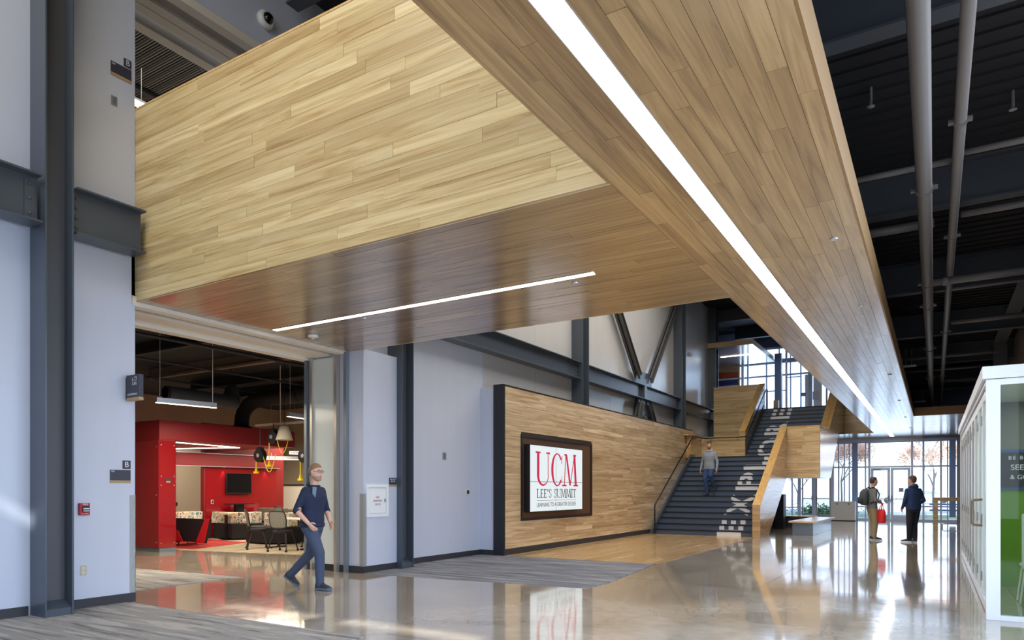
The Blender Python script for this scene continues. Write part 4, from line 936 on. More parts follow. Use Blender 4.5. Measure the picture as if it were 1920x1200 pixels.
for i in range(n):
    y0 = yy+i*w; y1 = y0+w-.02
    d = bpy.data.objects.new('door_leaf', None); COL.objects.link(d); d.parent = gr; d.location = Vector((GX+.02, y0, 0))-Vector(gr.location)
    b = B(); fw = .085
    b.box(GX+.02, GX+.065, y0, y0+fw, .02, 2.56); b.box(GX+.02, GX+.065, y1-fw, y1, .02, 2.56); b.box(GX+.02, GX+.065, y0+fw, y1-fw, 2.46, 2.56); b.box(GX+.02, GX+.065, y0+fw, y1-fw, .02, .13); b.build('frame', 'white', d, bev=.003)
    b = B(); b.box(GX+.04, GX+.046, y0+fw, y1-fw, .13, 2.46); b.build('pane', 'glass_green', d)
    b = B(); 
    for z in (.3, 1.0, 2.2): b.tube([(GX+.012, y0-.004, z), (GX+.012, y0-.004, z+.12)], .012, 8)
    b.build('hinge', 'alu', d)
    if i == 0:
        b = B(); b.tube([(GX+.03, y1-.05, .98), (GX-.075, y1-.05, .99), (GX-.085, y1-.05, 1.0), (GX-.085, y1-.05, 1.28), (GX-.075, y1-.05, 1.29), (GX+.03, y1-.05, 1.30)], .014, 10); b.build('pull_handle', 'bronze', d, smooth=True)
b = B(); b.box(1.90, 2.0, GY+.1, 12.4, .0, 1.45); b.box(.62, 2.0, 12.4, 12.5, 0, 1.45); tag(b.build('green_wall', 'green'), 'lime green lower wall inside the glazed room', 'wall')
b = B(); b.box(1.90, 2.0, GY+.1, 12.4, 1.45, 2.7); b.box(.62, 2.0, 12.4, 12.5, 1.45, 2.7); tag(b.build('wall_reflection_tone', mat('olive_grey', sr(112, 116, 108), .6)), 'upper wall inside the glazed room, coloured as the dark reflection in its glass', 'wall')  # grey colour imitates the dark reflection in the upper glass
bs_ = thing('blackboard_sign', 'blue framed blackboard with chalk lettering inside the glazed room', 'sign', (.95, 12.3, 1.5))
b = B(); b.box(.76, 1.5, 12.36, 12.39, 1.42, 2.0); b.build('frame', mat('blue_frame', sr(52, 80, 150), .5), bs_)
b = B(); b.box(.80, 1.46, 12.345, 12.36, 1.46, 1.96); b.build('board', 'blk', bs_)
text('BE BOLD', .075, 'signwhite', onY(1.10, 12.343, 1.88), bs_, spacing=1.3); text('SEEK', .11, 'signwhite', onY(1.06, 12.343, 1.74), bs_); text('& GO', .09, 'signwhite', onY(1.05, 12.343, 1.60), bs_)
ch = thing('white_chair', 'white moulded chair seen through the glass in the green room', 'chair', (1.15, 10.6, 0))
b = B(); b.rings([[(x, 10.55+dy, z) for x, dy, z in ((.92, 0, z0), (1.40, 0, z0), (1.40, .03, z0), (.92, .03, z0))] for z0 in (.48, .6, .9, 1.12)]); o = b.build('backrest', 'plastic', ch, bev=.012)
b = B(); b.box(.93, 1.39, 10.58, 11.0, .44, .48); b.build('seat', 'plastic', ch, bev=.01)
for x, y in ((.96, 10.62), (1.36, 10.62), (.96, 10.97), (1.36, 10.97)):
    b = B(); b.tube([(x, y, .44), (x+(.05 if x > 1.1 else -.05), y, 0)], .012, 8); b.build('leg', 'plastic', ch)
lp = light('glazed_room_light', 'AREA', (1.3, 11, 2.65), 9, (1, .95, .85), (0, 0, 0), .8, 2)
for k, (y, z, r) in enumerate(((10.0, 3.75, .13), (11.0, 3.65, .14))):
    t = thing('wall_disc', 'round pale disc high on the right wall, the %s one' % ('nearer', 'farther')[k], 'disc', (1.98, y+5.6, z+.4), 'round discs on the right wall')
    b = B(); b.lathe([(r*1.6, 0), (r*1.6, -.06), (r*1.3, -.09), (.001, -.09)], (2.0, y+5.6, z+.4), 24, 'x'); b.build('body', 'plastic', t)

# ------------------------------------------------------------------ the conference room behind the opening
b = B(); b.box(-21.2, -9.3, -1, 19, 4.40, 4.5); struct('ceiling', b, 'deck')
b = B(); b.box(-21.2, -9.62, 17.5, 17.7, 0, 4.4); struct('wall_back', b, 'beige')
b = B(); b.box(-21.2, -21.0, -1, 17.5, 0, 4.4); struct('wall_left', b, 'beige')
b = B(); b.box(-21.2, -8.92, -1, -.8, 0, 9.4); struct('wall_front', b, 'beige')
b = B(); b.box(-9.0, -8.92, 9.5, 17.5, 0, 9.4); struct('wall_right', b, 'wall')
b = B(); b.box(-9.0, -8.92, -.8, 4.93, 0, 9.4); struct('wall_right', b, 'wall')
b = B(); b.box(-21.2, -9.3, -1, 19, 4.5, 4.75); struct('floor', b, 'carpet', 'carpeted slab of the upper room behind the bridge', 'floor')
# upper room: ribbed deck, wall, one light
b = B(); b.box(-21.2, -9.0, -1, 19, 9.3, 9.4); struct('ceiling', b, 'ribdeck')
b = B()
for k in range(210): b.box(-20.9, -9.75, 1.0+k*.05, 1.022+k*.05, 9.275, 9.299)
tag(b.build('deck_ribs', 'ribdeck'), 'fine ribs of the metal deck in the upper room', 'ceiling', kind='stuff')
for x in (-11.2, -13.2, -15.2):
    b = B(); b.box(x-.05, x+.05, -1, 13, 9.18, 9.24); tag(b.build('deck_joist', 'duct'), 'joist under the ribbed deck of the upper room, %s' % {-11.2: 'nearest the opening', -13.2: 'middle one', -15.2: 'deepest in the room'}[x], 'joist')
b = B(); b.box(-20.98, -15.8, -.78, 18.78, 8.95, 9.2); tag(b.build('bulkhead', 'duct'), 'dark bulkhead deep in the upper room', 'bulkhead')
b = B(); b.box(-21.2, -21.0, -1, 19, 4.75, 9.4); struct('wall_left', b, 'beige')
b = B(); b.box(-21.2, -9, 18.8, 19, 4.75, 9.4); struct('wall_back', b, 'beige')
light('upper_room_light', 'AREA', (-12.5, 8, 7.2), 40, (1, .9, .75), (PI, 0, 0), 3, 5)
light('upper_room_light', 'AREA', (-12.5, 8, 8.9), 60, (1, .9, .75), (0, 0, 0), 3, 5)
t = thing('linear_light', 'short glowing light seen over the top of the bridge fascia', 'light', (-12, 6.8, 8.2))
b = B(); b.box(-12.05, -11.95, 6.3, 7.12, 8.20, 8.26); b.build('diffuser', 'lamp', t); b = B(); b.box(-12.06, -11.94, 6.3, 7.13, 8.26, 8.30); b.build('housing', 'alu', t)
for y in (6.4, 7.0):
    b = B(); b.tube([(-12, y, 8.30), (-12, y, 9.24)], .004, 6); b.build('cable', 'alu', t)
# red pavilion
PX, PY = -14.94, 9.11
pv = thing('red_pavilion', 'red lacquered meeting pavilion with glossy panels and grey plinth', 'pavilion', (-16.5, 11, 0))
b = B(); b.box(-18.2, PX-.16, PY+.02, PY+.16, .09, 3.0); b.box(PX-.16, PX-.02, PY+.02, PY+.16, .09, 2.57); b.box(PX-.16, PX-.02, PY+.16, 9.53, .09, 2.57); b.build('wall', 'redmatte', pv)
b = B(); b.box(-18.2, PX-.01, PY+.03, PY+.16, 0, .09); b.box(PX-.16, PX-.01, PY+.16, 9.53, 0, .09); b.build('plinth', 'alu_grey', pv)
xs = [-18.2, -17.1, -16.02, PX-.004]
for i in range(3):
    b = B(); b.box(xs[i]+.003, xs[i+1]-.003, PY, PY+.02, .10, 2.535); p = b.build('panel', 'red', pv)
    for (x, z) in ((xs[i]+.08, .22), (xs[i+1]-.08, .22), (xs[i]+.08, 2.4), (xs[i+1]-.08, 2.4), (xs[i+1]-.08, 1.3)):
        b = B(); b.lathe([(.012, 0), (.012, -.008), (.001, -.01)], (x, PY, z), 10, 'y'); b.build('standoff', 'alu', p)
for (z0, z1) in ((.10, 1.62), (1.624, 2.535)):
    b = B(); b.box(PX-.02, PX, PY+.004, 9.53, z0, z1); p = b.build('panel', 'red', pv)
    for y in (PY+.06, 9.48):
        for z in (z0+.1, z1-.1):
            b = B(); b.lathe([(.012, 0), (.012, .008), (.001, .01)], (PX, y, z), 10, 'x'); b.build('standoff', 'alu', p)
b = B(); b.box(PX-.16, PX-.005, PY+.02, 13.0, 2.57, 3.0); b.box(-18.2, PX-.16, 12.86, 13.0, 2.57, 3.0); b.build('fascia', 'redmatte', pv)
b = B(); b.box(-18.2, PX-.16, PY+.16, 12.86, 2.57, 2.66); b.build('ceiling_panel', mat('pavilion_ceiling', sr(150, 60, 50), .5), pv)
b = B(); b.box(-18.15, -18.0, 12.34, 15.2, 0, 3.35); b.build('back_wall', 'redmatte', pv)
b = B(); b.box(-18.0, -17.985, 12.4, 14.9, .05, 2.05); p = b.build('back_panel', 'red', pv)
b = B(); b.box(-18.0, -17.9, 9.3, 14.95, 2.10, 2.46); b.build('beam', 'redmatte', pv)
b = B(); b.box(-18.02, -17.85, 9.3, 14.95, 2.46, 2.475); b.box(-18.02, -17.85, 9.3, 14.95, 2.085, 2.10); b.build('light_trim', 'alu', pv)
t = thing('pavilion_light', 'V shaped pair of glowing strip lights in the pavilion ceiling', 'light', (-16, 11, 2.56))
def strip(p, q, w, z, m, name, par, h=.012):
    p = Vector((*p, 0)); q = Vector((*q, 0)); d = (q-p).normalized(); n = Vector((-d.y, d.x, 0))*w/2
    b = B(); b.prism([(v.x, v.y) for v in (p-n, q-n, q+n, p+n)], 'z', z-h, z); return b.build(name, m, par)
strip((-15.67, 9.9), (-16.19, 12.16), .05, 2.57, 'lamp', 'diffuser', t); strip((-18.1, 11.55), (-16.19, 12.16), .05, 2.57, 'lamp', 'diffuser', t)
for i, (y) in enumerate((12.95, 14.45)):
    b = B(); b.lathe([(.03, 0), (.035, .02)], (-17.93, y, 2.06), 12); tag(b.build('spot_lamp', 'alu'), 'tiny spotlight washing the red wall %s the television' % ('left of', 'right of')[i], 'light')
    l = light('spot', 'SPOT', (-17.93, y, 2.05), 5, (1, .75, .6), (math.radians(-0), math.radians(0), 0), .02, spot=1.2)
t = thing('television', 'black television on the red wall inside the pavilion', 'television', (-17.9, 13.45, 1.3))
b = B(); b.box(-17.97, -17.90, 13.02, 13.90, 1.30, 1.92); b.build('housing', 'blk', t, bev=.004); b = B(); b.box(-17.90, -17.897, 13.04, 13.88, 1.33, 1.90); b.build('glass_face', 'tv', t)
t = thing('media_table', 'black high table standing under the television', 'table', (-17.6, 13.5, 0))
b = B(); b.box(-17.85, -17.5, 12.9, 13.7, .98, 1.01); b.build('tabletop', 'blk', t); b = B(); b.box(-17.75, -17.6, 13.15, 13.4, 0, .98); b.build('pedestal', 'blk', t)
switch(-17.985, 12.6, 1.06, 'white wall switch on the red back wall of the pavilion', m='plastic')
switch(-20.99, 13.4, .95, 'black outlet on the beige wall behind the pavilion', m='blk', name='wall_plate')
plaque(PX+.002, 9.29, 9.39, 1.58, 1.68, 'tiny slate sign with tan foot on the red pavilion corner')
# office chair behind, black
t = thing('office_chair', 'black office chair at the desk behind the pavilion', 'chair', (-19.4, 13.4, 0))
b = B(); b.rings([[(-19.4+.03*math.cos(a)+dx, 13.55+.24*math.cos(a+PI/2)*s_, z) for a in [2*PI*i/12 for i in range(12)]] for z, s_, dx in ((.62, .8, 0), (.85, 1, -.02), (1.1, .95, .0), (1.25, .6, .03))]); b.build('backrest', 'seatblk', t, smooth=True)
b = B(); b.box(-19.3, -18.85, 13.3, 13.8, .5, .6); b.build('seat', 'seatblk', t, bev=.03)
for y in (13.25, 13.82):
    b = B(); b.tube([(-19.3, y, .55), (-19.3, y, .78), (-18.95, y, .78)], .02, 8); b.build('armrest', 'blk', t)
b = B(); b.tube([(-19.08, 13.55, .5), (-19.08, 13.55, .1)], .03, 8)
for k in range(5): a = 2*PI*k/5; b.tube([(-19.08, 13.55, .1), (-19.08+.3*math.cos(a), 13.55+.3*math.sin(a), .05)], .02, 6)
b.build('base', 'blk', t)
b = B(); b.box(-19.9, -19.2, 11.6, 13.1, .72, .75); b.box(-19.85, -19.25, 11.62, 11.66, 0, .72); b.box(-19.85, -19.25, 13.02, 13.06, 0, .72); tag(b.build('desk', 'railwood'), 'maple desk top edge behind the pavilion sofa', 'desk')
# whiteboard
t = thing('whiteboard', 'black framed mobile whiteboard right of the red pavilion', 'whiteboard', (-18.7, 16, 0))
b = B(); b.box(-19.15, -17.6, 16.0, 16.03, .75, 1.55); b.build('board', 'paleboard', t)
b = B(); b.box(-19.2, -19.13, 15.98, 16.05, .3, 1.58); b.box(-19.2, -17.6, 15.98, 16.05, 1.55, 1.60); b.box(-17.62, -17.55, 15.98, 16.05, .3, 1.6); b.box(-19.25, -19.1, 15.8, 16.3, 0.0, .3); b.box(-17.65, -17.5, 15.8, 16.3, 0.0, .3); b.build('frame', 'blk', t)

# lounge seating
t = thing('lounge_chair', 'black and red angular lounge chair on bent sled legs at the pavilion mouth', 'chair', (-15.8, 10.6, 0))
xA, xB_, yF, yB_ = -16.9, -15.05, 10.35, 11.1
b = B(); b.prism([(-16.9, .15), (-15.23, .10), (-15.03, .70), (-17.0, .70)], 'y', 10.45, 10.53); bk = b.build('backrest', 'seatblk', t, bev=.012)
b = B(); b.prism([(-15.55, .104), (-15.22, .10), (-15.02, .71), (-15.18, .71)], 'y', 10.43, 10.45); b.build('red_wedge', 'redfab', bk)
b = B(); b.prism([(-16.6, .39), (-16.28, .39), (-16.08, .115), (-16.6, .13)], 'y', 10.43, 10.45); b.build('red_wedge', 'redfab', bk)
b = B(); b.box(-16.9, -15.95, 10.53, 11.1, .24, .40); b.build('seat', 'redfab', t, bev=.03)
for x in (-16.55, -15.55):
    b = B(); b.tube([(x-.25, 10.5, .14), (x-.2, 10.48, .02), (x+.2, 10.48, .02), (x+.25, 10.5, .14)], .014, 8)
    if x < -16: b.tube([(x-.25, 11.0, .25), (x-.2, 11.0, .02), (x+.2, 11.0, .02), (x+.25, 11.0, .25)], .014, 8); b.build('leg', 'blk', t)
t = thing('banquette', 'long black sofa with patterned backrest behind the red chair', 'sofa', (-17.2, 12.6, 0))
b = B(); b.prism([(-17.8, 12.5), (-16.75, 12.35), (-16.45, 12.75), (-16.5, 13.3), (-17.8, 13.3)], 'z', .04, .46); b.build('base', 'seatblk', t, bev=.02)
b = B(); b.prism([(12.45, .46), (12.65, .46), (12.58, .78), (12.50, .78)], 'x', -17.85, -16.95); b.build('backrest', 'pattern', t, bev=.015)
b = B(); b.prism([(-16.95, 12.5), (-16.5, 12.8), (-16.55, 13.2), (-16.75, 13.2), (-16.72, 12.85), (-16.98, 12.64)], 'z', .46, .78); b.build('backrest', 'pattern', t, bev=.015)
t = thing('banquette', 'patterned low sofa glimpsed above the red chair at the pier edge', 'sofa', (-17.9, 11.6, 0))
b = B(); b.box(-17.88, -17.3, 11.0, 12.1, .05, .42); b.build('base', 'seatblk', t, bev=.02); b = B(); b.box(-17.88, -17.7, 11.0, 12.1, .42, .80); b.build('backrest', 'pattern', t, bev=.02)
t = thing('banquette', 'grey speckled high backed sofa farthest back before the television', 'sofa', (-17.2, 14.3, 0))
b = B(); b.box(-17.8, -16.6, 14.1, 14.7, .04, .45); b.build('base', 'seatblk', t, bev=.02); b = B(); b.box(-17.8, -16.6, 14.05, 14.2, .45, .86); b.build('backrest', mat('speckled_fabric', sr(120, 108, 96), .9), t, bev=.02)
t = thing('ottoman', 'angular black ottoman with patterned back near the task chairs', 'sofa', (-15.0, 12.3, 0))
b = B(); b.prism([(-15.75, 12.3), (-15.5, 11.85), (-14.7, 11.8), (-14.25, 12.1), (-14.2, 12.7), (-15.6, 12.9)], 'z', .03, .45); b.build('base', 'seatblk', t, bev=.025)
b = B(); b.prism([(-15.35, 12.3), (-15.15, 12.2), (-14.35, 12.3), (-14.3, 12.55), (-15.3, 12.6)], 'z', .45, .80); b.build('backrest', 'pattern', t, bev=.02)
b = B(); b.box(-15.9, -15.3, 12.9, 13.2, .03, .76); tag(b.build('side_divider', 'pattern', bev=.02), 'patterned divider block between the two tables', 'divider')
def table(x, y, w, d, lab):
    t = thing('table', lab, 'table', (x, y, 0), 'white topped tables in the conference room', world=False)
    b = B(); b.box(-w/2, w/2, -d/2, d/2, .715, .74); b.build('tabletop', 'tabletop', t, bev=.004)
    for sx in (-1, 1):
        b = B(); q = sx*(w/2-.12); b.tube([(q, 0, .715), (q, 0, .05)], .025, 8); b.box(q-.03, q+.03, -d/2+.06, d/2-.06, .02, .05)
        for sy in (-1, 1): b.lathe([(.025, -.01), (.025, .01)], (q, sy*(d/2-.1), .025), 8, 'x')
        b.build('leg', 'blk', t)
    return t
table(-13.1, 11.35, 1.3, .6, 'white topped table nearest the pier behind two mesh chairs')
table(-14.2, 13.6, 1.4, .6, 'white topped table in the middle of the conference room')
table(-15.75, 14.3, 1.3, .6, 'white topped table farthest left by the white chairs')
def task_chair(name, lab, m_mesh='meshfab', m_fr='blk', loc=(0, 0, 0), rz=0):
    t = thing(name, lab, 'chair', loc, 'mesh backed chairs in the conference room', rz, world=False)
    b = B(); b.rings([[(.23*math.cos(a)*1.0, .22*math.sin(a), z) for a in [2*PI*i/14 for i in range(14)]] for z in (.43, .445, .475, .485)]); b.build('seat', 'seatblk', t, smooth=True)
    def bp(u, v): return (u*(.19+.03*math.sin(v*PI)), -.21-.07*v+.05*(abs(u)**2)*1.0, .56+v*.36)
    # woven back
    n, k = 8, 6; vs = [bp(-1+2*i/n, j/k) for j in range(k+1) for i in range(n+1)]
    vs2 = [(x, y-.006, z) for x, y, z in vs]; N = len(vs); fs = []
    for j in range(k):
        for i in range(n):
            a = j*(n+1)+i; fs.append((a, a+1, a+n+2, a+n+1)); fs.append((N+a, N+a+n+1, N+a+n+2, N+a+1))
    b = B(); b.add(vs+vs2, fs); b.build('backrest', m_mesh, t, smooth=True)
    pr = [bp(-1, 0)]+[bp(-1, j/6) for j in range(1, 6)]+[bp(-.96, 1), bp(-.5, 1.03), bp(0, 1.03), bp(.5, 1.03), bp(.96, 1)]+[bp(1, j/6) for j in range(5, 0, -1)]+[bp(1, 0), bp(.5, -.06), bp(0, -.08), bp(-.5, -.06), bp(-1, 0)]
    b = B(); b.tube(pr, .016, 6); b.build('back_frame', m_fr, t, smooth=True)
    b = B(); b.tube([(0, -.20, .56), (0, -.16, .46), (0, .1, .43)], .03, 8); b.build('spine', m_fr, t)
    for sx in (-1, 1):
        for sy in (-1, 1):
            b = B(); b.tube([(sx*.16, sy*.12, .43), (sx*.24, sy*.22, .06)], .014, 6); l = b.build('leg', m_fr, t)
            b = B(); b.lathe([(.028, -.014), (.028, .014)], (sx*.24, sy*.225, .03), 10, 'x'); b.build('caster', 'blk', l)
    return t
c0 = task_chair('task_chair', 'grey mesh task chair nearest the opening, seen from behind', loc=(-13.78, 10.85, 0), rz=math.radians(-35))
w0 = task_chair('task_chair', 'white mesh chair behind the far left table, left one', 'paleboard', 'paleboard', loc=(-16.4, 15.1, 0), rz=math.radians(160))
G = 'mesh backed chairs in the conference room'
dup(w0, (-15.5, 14.9, 0), math.radians(165), 'white mesh chair behind the far left table, right one', G)
dup(c0, (-12.75, 10.75, 0), math.radians(15), 'grey mesh task chair half hidden by the walking man', G)
dup(c0, (-12.95, 11.9, 0), math.radians(170), 'grey mesh task chair across the nearest table', G)
dup(c0, (-14.5, 13.25, 0), math.radians(-10), 'grey mesh task chair at the middle table, left one', G)
dup(c0, (-13.7, 13.2, 0), math.radians(10), 'grey mesh task chair at the middle table, right one', G)
dup(c0, (-15.9, 13.5, 0), math.radians(-10), 'dark mesh task chair before the far left table', G)
dup(c0, (-13.8, 14.3, 0), math.radians(190), 'grey mesh task chair behind the middle table', G)
t = thing('side_table', 'slim laptop table on a single post before the patterned sofa', 'table', (-17.3, 12.3, 0))
b = B(); b.box(-17.35, -16.6, 12.2, 12.45, .72, .75); b.build('tabletop', 'railwood', t); b = B(); b.box(-16.98, -16.92, 12.28, 12.34, 0, .72); b.box(-17.1, -16.8, 12.2, 12.45, 0, .02); b.build('leg', 'blk', t)

# ceiling services of the room
def pendant(x0, y0, x1, y1, z, lab):
    t = thing('pendant_light', lab, 'light', (x0, y0, z), 'suspended strip lights in the conference room')
    p, q = Vector((x0, y0, 0)), Vector((x1, y1, 0)); strip((x0, y0), (x1, y1), .07, z+.10, 'alu', 'housing', t, .09); strip((x0, y0), (x1, y1), .06, z+.012, 'lamp_room', 'diffuser', t)
    for f in (.06, .94):
        c = p.lerp(q, f); b = B(); b.tube([(c.x, c.y, z+.1), (c.x, c.y, 4.4)], .006 if f > .5 else .003, 6); b.build('cable', 'track', t)
pendant(-12.08, 7.32, -11.9, 8.42, 3.0, 'suspended strip light nearest the opening')
pendant(-12.1, 10.34, -12.3, 11.5, 3.02, 'suspended strip light above the walking man')
pendant(-15.0, 7.4, -14.9, 8.52, 3.0, 'suspended strip light at the left edge of the opening')
pendant(-14.7, 13.2, -13.9, 15.0, 2.62, 'suspended strip light over the power reels, upper one')
pendant(-15.5, 13.3, -14.5, 15.3, 2.42, 'suspended strip light over the power reels, middle one')
pendant(-16.6, 13.4, -15.3, 15.3, 2.3, 'suspended strip light over the power reels, lower one')
for k, (p, q) in enumerate((((-16.62, 9.89), (-11.0, 9.8)), ((-14.6, 8.0), (-11, 7.9)), ((-17.5, 11.6), (-10, 11.5)), ((-18, 13.2), (-10, 13.2)))):
    b = B(); b.box(q[0] if q[0] < p[0] else p[0], max(p[0], q[0])+1.3, p[1]-.06, p[1]+.06, 4.15, 4.2); b.box(min(p[0], q[0]), max(p[0], q[0])+1.3, p[1]-.01, p[1]+.01, 4.2, 4.4)
    tag(b.build('ceiling_joist', mat('room_joist', sr(120, 100, 88), .6) if k == 0 else 'duct'), 'steel joist under the dark room ceiling, %s from the front' % ('second', 'first', 'third', 'fourth')[k], 'joist')
for k, (x, r) in enumerate(((-11.2, .03), (-13.3, .025), (-15.4, .025))):
    b = B(); b.tube([(x, 4, 4.0), (x, 17, 4.0)], r, 8); tag(b.build('conduit', 'duct'), 'thin conduit running deep under the room ceiling, %s' % ('nearest', 'middle', 'farthest')[k], 'pipe', 'conduits in the conference room')
t = thing('round_duct', 'dark round duct with open grille end over the nearest pendant', 'duct', (-13, 8.3, 3.3))
b = B(); b.tube([(-13.1, 8.15, 3.36), (-13.3, 9.9, 3.36)], .145, 20); b.build('run', 'duct', t, smooth=False)
for r in (.13, .09, .05):
    b = B(); b.lathe([(r, -.012), (r, .0), (r-.02, .0), (r-.02, -.012)], (-13.1, 8.14, 3.36), 20, 'y'); b.build('grille_ring', 'blk' if r != .09 else 'alu_grey', t)
t = thing('round_duct', 'grey elbow duct dropping to a round diffuser over the pavilion', 'duct', (-15.9, 12, 3.1))
pts = [(-12.6, 12, 3.80), (-15.1, 12, 3.78)]+[(-15.1-.75*math.sin(a), 12, 3.78-.5*(1-math.cos(a))) for a in (.35, .7, 1.05, 1.4)]+[(-15.88, 12, 3.12)]
b = B(); b.tube(pts, .19, 18); b.build('run', 'duct', t, smooth=True)
b = B(); b.lathe([(.20, 3.14), (.34, 3.06), (.34, 3.04), (.1, 3.0), (.001, 3.0)], (-15.88, 12, 0), 24); b.build('diffuser', 'duct', t)
b = B(); b.tube([(-13.6, 12, 3.8), (-13.55, 12, 3.8)], .215, 18); b.build('collar', 'duct', t)
def highbay(x, y, z, m, lab, cable=True, s_=1):
    t = thing('bell_pendant', lab, 'light', (x, y, z), 'bell shaped lamps')
    b = B(); b.lathe([(.04*s_, .36*s_), (.10*s_, .34*s_), (.15*s_, .2*s_), (.20*s_, .03*s_), (.21*s_, 0), (.19*s_, 0), (.13*s_, .2*s_), (.001, .3*s_)], (x, y, z), 22); b.build('shade', m, t, smooth=True)
    b = B(); b.tube([(x, y, z+.35*s_), (x, y, 4.4)], .008, 6); b.build('cable', 'blk', t)
highbay(-13.58, 10, 3.45, 'seatblk', 'black bell shaped lamp hanging in front of the duct')
highbay(-13.0, 11, 2.58, mat('bell_shade', sr(176, 168, 152), .5), 'pale bell shaped lamp between the power reels', s_=.95)
b = B(); b.box(-14.3, -12.1, 11.2, 11.24, 2.98, 3.03); b.tube([(-13.4, 11.22, 3.0), (-13.4, 11.22, 4.4)], .01, 6); tag(b.build('reel_rail', 'track'), 'pale rail carrying the power reels', 'rail')
def reel(x, y, z, drop, lab, top=3.0):
    t = thing('power_reel', lab, 'cord reel', (x, y, z), 'yellow corded power reels on the ceiling rail')
    b = B(); b.lathe([(.05, -.07), (.16, -.065), (.165, -.04), (.09, -.03), (.09, .03), (.165, .04), (.16, .065), (.05, .07)], (x, y, z), 22, 'y'); b.build('drum', 'blk', t)
    b = B(); b.lathe([(.05, -.075), (.045, -.085), (.001, -.085)], (x, y, z), 14, 'y'); b.build('hub', 'alu', t)
    b = B(); b.box(x-.07, x+.07, y-.05, y+.05, z+.15, z+.20); b.tube([(x, y, z+.2), (x, y, max(top, z+.3))], .012, 6); b.build('bracket', 'blk', t)
    b = B(); b.tube([(x-.15, y, z), (x-.15, y, z-drop)], .012, 6); b.build('cord', 'yellow', t)
    b = B(); b.box(x-.21, x-.09, y-.03, y+.03, z-drop-.05, z-drop); b.box(x-.17, x-.13, y-.02, y+.02, z-drop, z-drop+.07); b.build('connector', 'yellow', t)
    b = B(); pts = [(x+.12+.5*s_, y-.02, z+.02-.42*math.sin(PI*min(1, s_*1.08))) for s_ in [i/12 for i in range(13)]]; b.tube(pts, .009, 6); b.build('loop_cord', 'yellow', t)
reel(-13.5, 11.1, 2.68, .66, 'upper left black power reel with yellow cord')
reel(-13.85, 11.0, 2.24, .38, 'lower left black power reel with yellow cord', 2.9)
reel(-12.42, 11.1, 2.2, .52, 'right black power reel with yellow cord by the pier', 4.4)

# ------------------------------------------------------------------ outside
b = B(); b.box(-60, 60, 36.3, 40, -.06, -.02); tag(b.build('terrace', 'pave'), 'pale paving in front of the entrance', 'paving', kind='structure')
b = B(); b.box(-60, 60, 40, 46, -.08, -.03); tag(b.build('lawn', 'grass'), 'dull green lawn beyond the paving', 'lawn', kind='structure')
b = B(); b.box(-90, 90, 46, 120, -.12, -.05); tag(b.build('parking_lot', 'asphalt'), 'pale parking lot beyond the lawn', 'ground', kind='structure')
def tree(x, y, h, lab, seed, nleaf=5200, m='leaf'):
    rr = random.Random(seed); t = thing('autumn_tree', lab, 'tree', (x, y, 0), 'trees outside the glazing')
    tr_ = B(); tips = []
    def grow(p, d, L, r, dep):
        q = p+d*L; mid = p+d*L*.5+Vector((rr.uniform(-1, 1), rr.uniform(-1, 1), 0))*L*.05
        tr_.tube([p, mid, q], [r, r*.82, r*.65], 5, False)
        if dep == 0: tips.append((p, q)); return
        for _ in range(3 if dep > 1 else 4):
            a = rr.uniform(0, 2*PI); s_ = rr.uniform(.4, .85)
            nd_ = (d+Vector((math.cos(a)*s_, math.sin(a)*s_, rr.uniform(-.1, .35)))).normalized()
            grow(p.lerp(q, rr.uniform(.6, 1)), nd_, L*rr.uniform(.55, .75), r*.55, dep-1)
    grow(Vector((x, y, -.05)), Vector((0, 0, 1)), h*.38, h*.012, 4)
    tr_.build('trunk', 'bark', t)
    lf = B()
    for _ in range(nleaf):
        p, q = rr.choice(tips); c = p.lerp(q, rr.uniform(.2, 1.1))+Vector([rr.gauss(0, .2) for _ in range(3)])
        a = Vector([rr.gauss(0, 1) for _ in range(3)]).normalized()*.036; e = a.cross(Vector([rr.gauss(0, 1) for _ in range(3)])).normalized()*.045
        lf.add([c-a, c+e, c+a, c-e], [(0, 1, 2, 3)])
    lf.build('foliage', m, t, props={'kind': 'stuff'})
tree(.0, 43, 6.2, 'leafy orange autumn tree outside right of the double doors', 3)
tree(-4.6, 44, 5.4, 'orange autumn tree outside left of the double doors', 5)
tree(-6.6, 42, 4.6, 'orange autumn tree outside behind the bench', 8)
tree(-9.6, 46, 6.0, 'orange autumn tree outside farthest left', 12)
tree(1.4, 46, 6.5, 'orange autumn tree outside at the right end of the glazing', 15)
def shrub(x, y, lab, seed):
    rr = random.Random(seed); b = B()
    for _ in range(700):
        c = Vector((x+rr.gauss(0, .5), y+rr.gauss(0, .2), abs(rr.gauss(.25, .15)))); a = Vector([rr.gauss(0, 1) for _ in range(3)]).normalized()*.06; e = a.cross(Vector([rr.gauss(0, 1) for _ in range(3)])).normalized()*.04
        b.add([c-a, c+e, c+a, c-e], [(0, 1, 2, 3)])
    tag(b.build('shrub', 'leafgreen'), lab, 'shrub', 'shrubs outside the doors')
shrub(-5.6, 41, 'low green shrub outside behind the left glass door', 1); shrub(-4.7, 41.4, 'low green shrub outside behind the right glass door', 2)
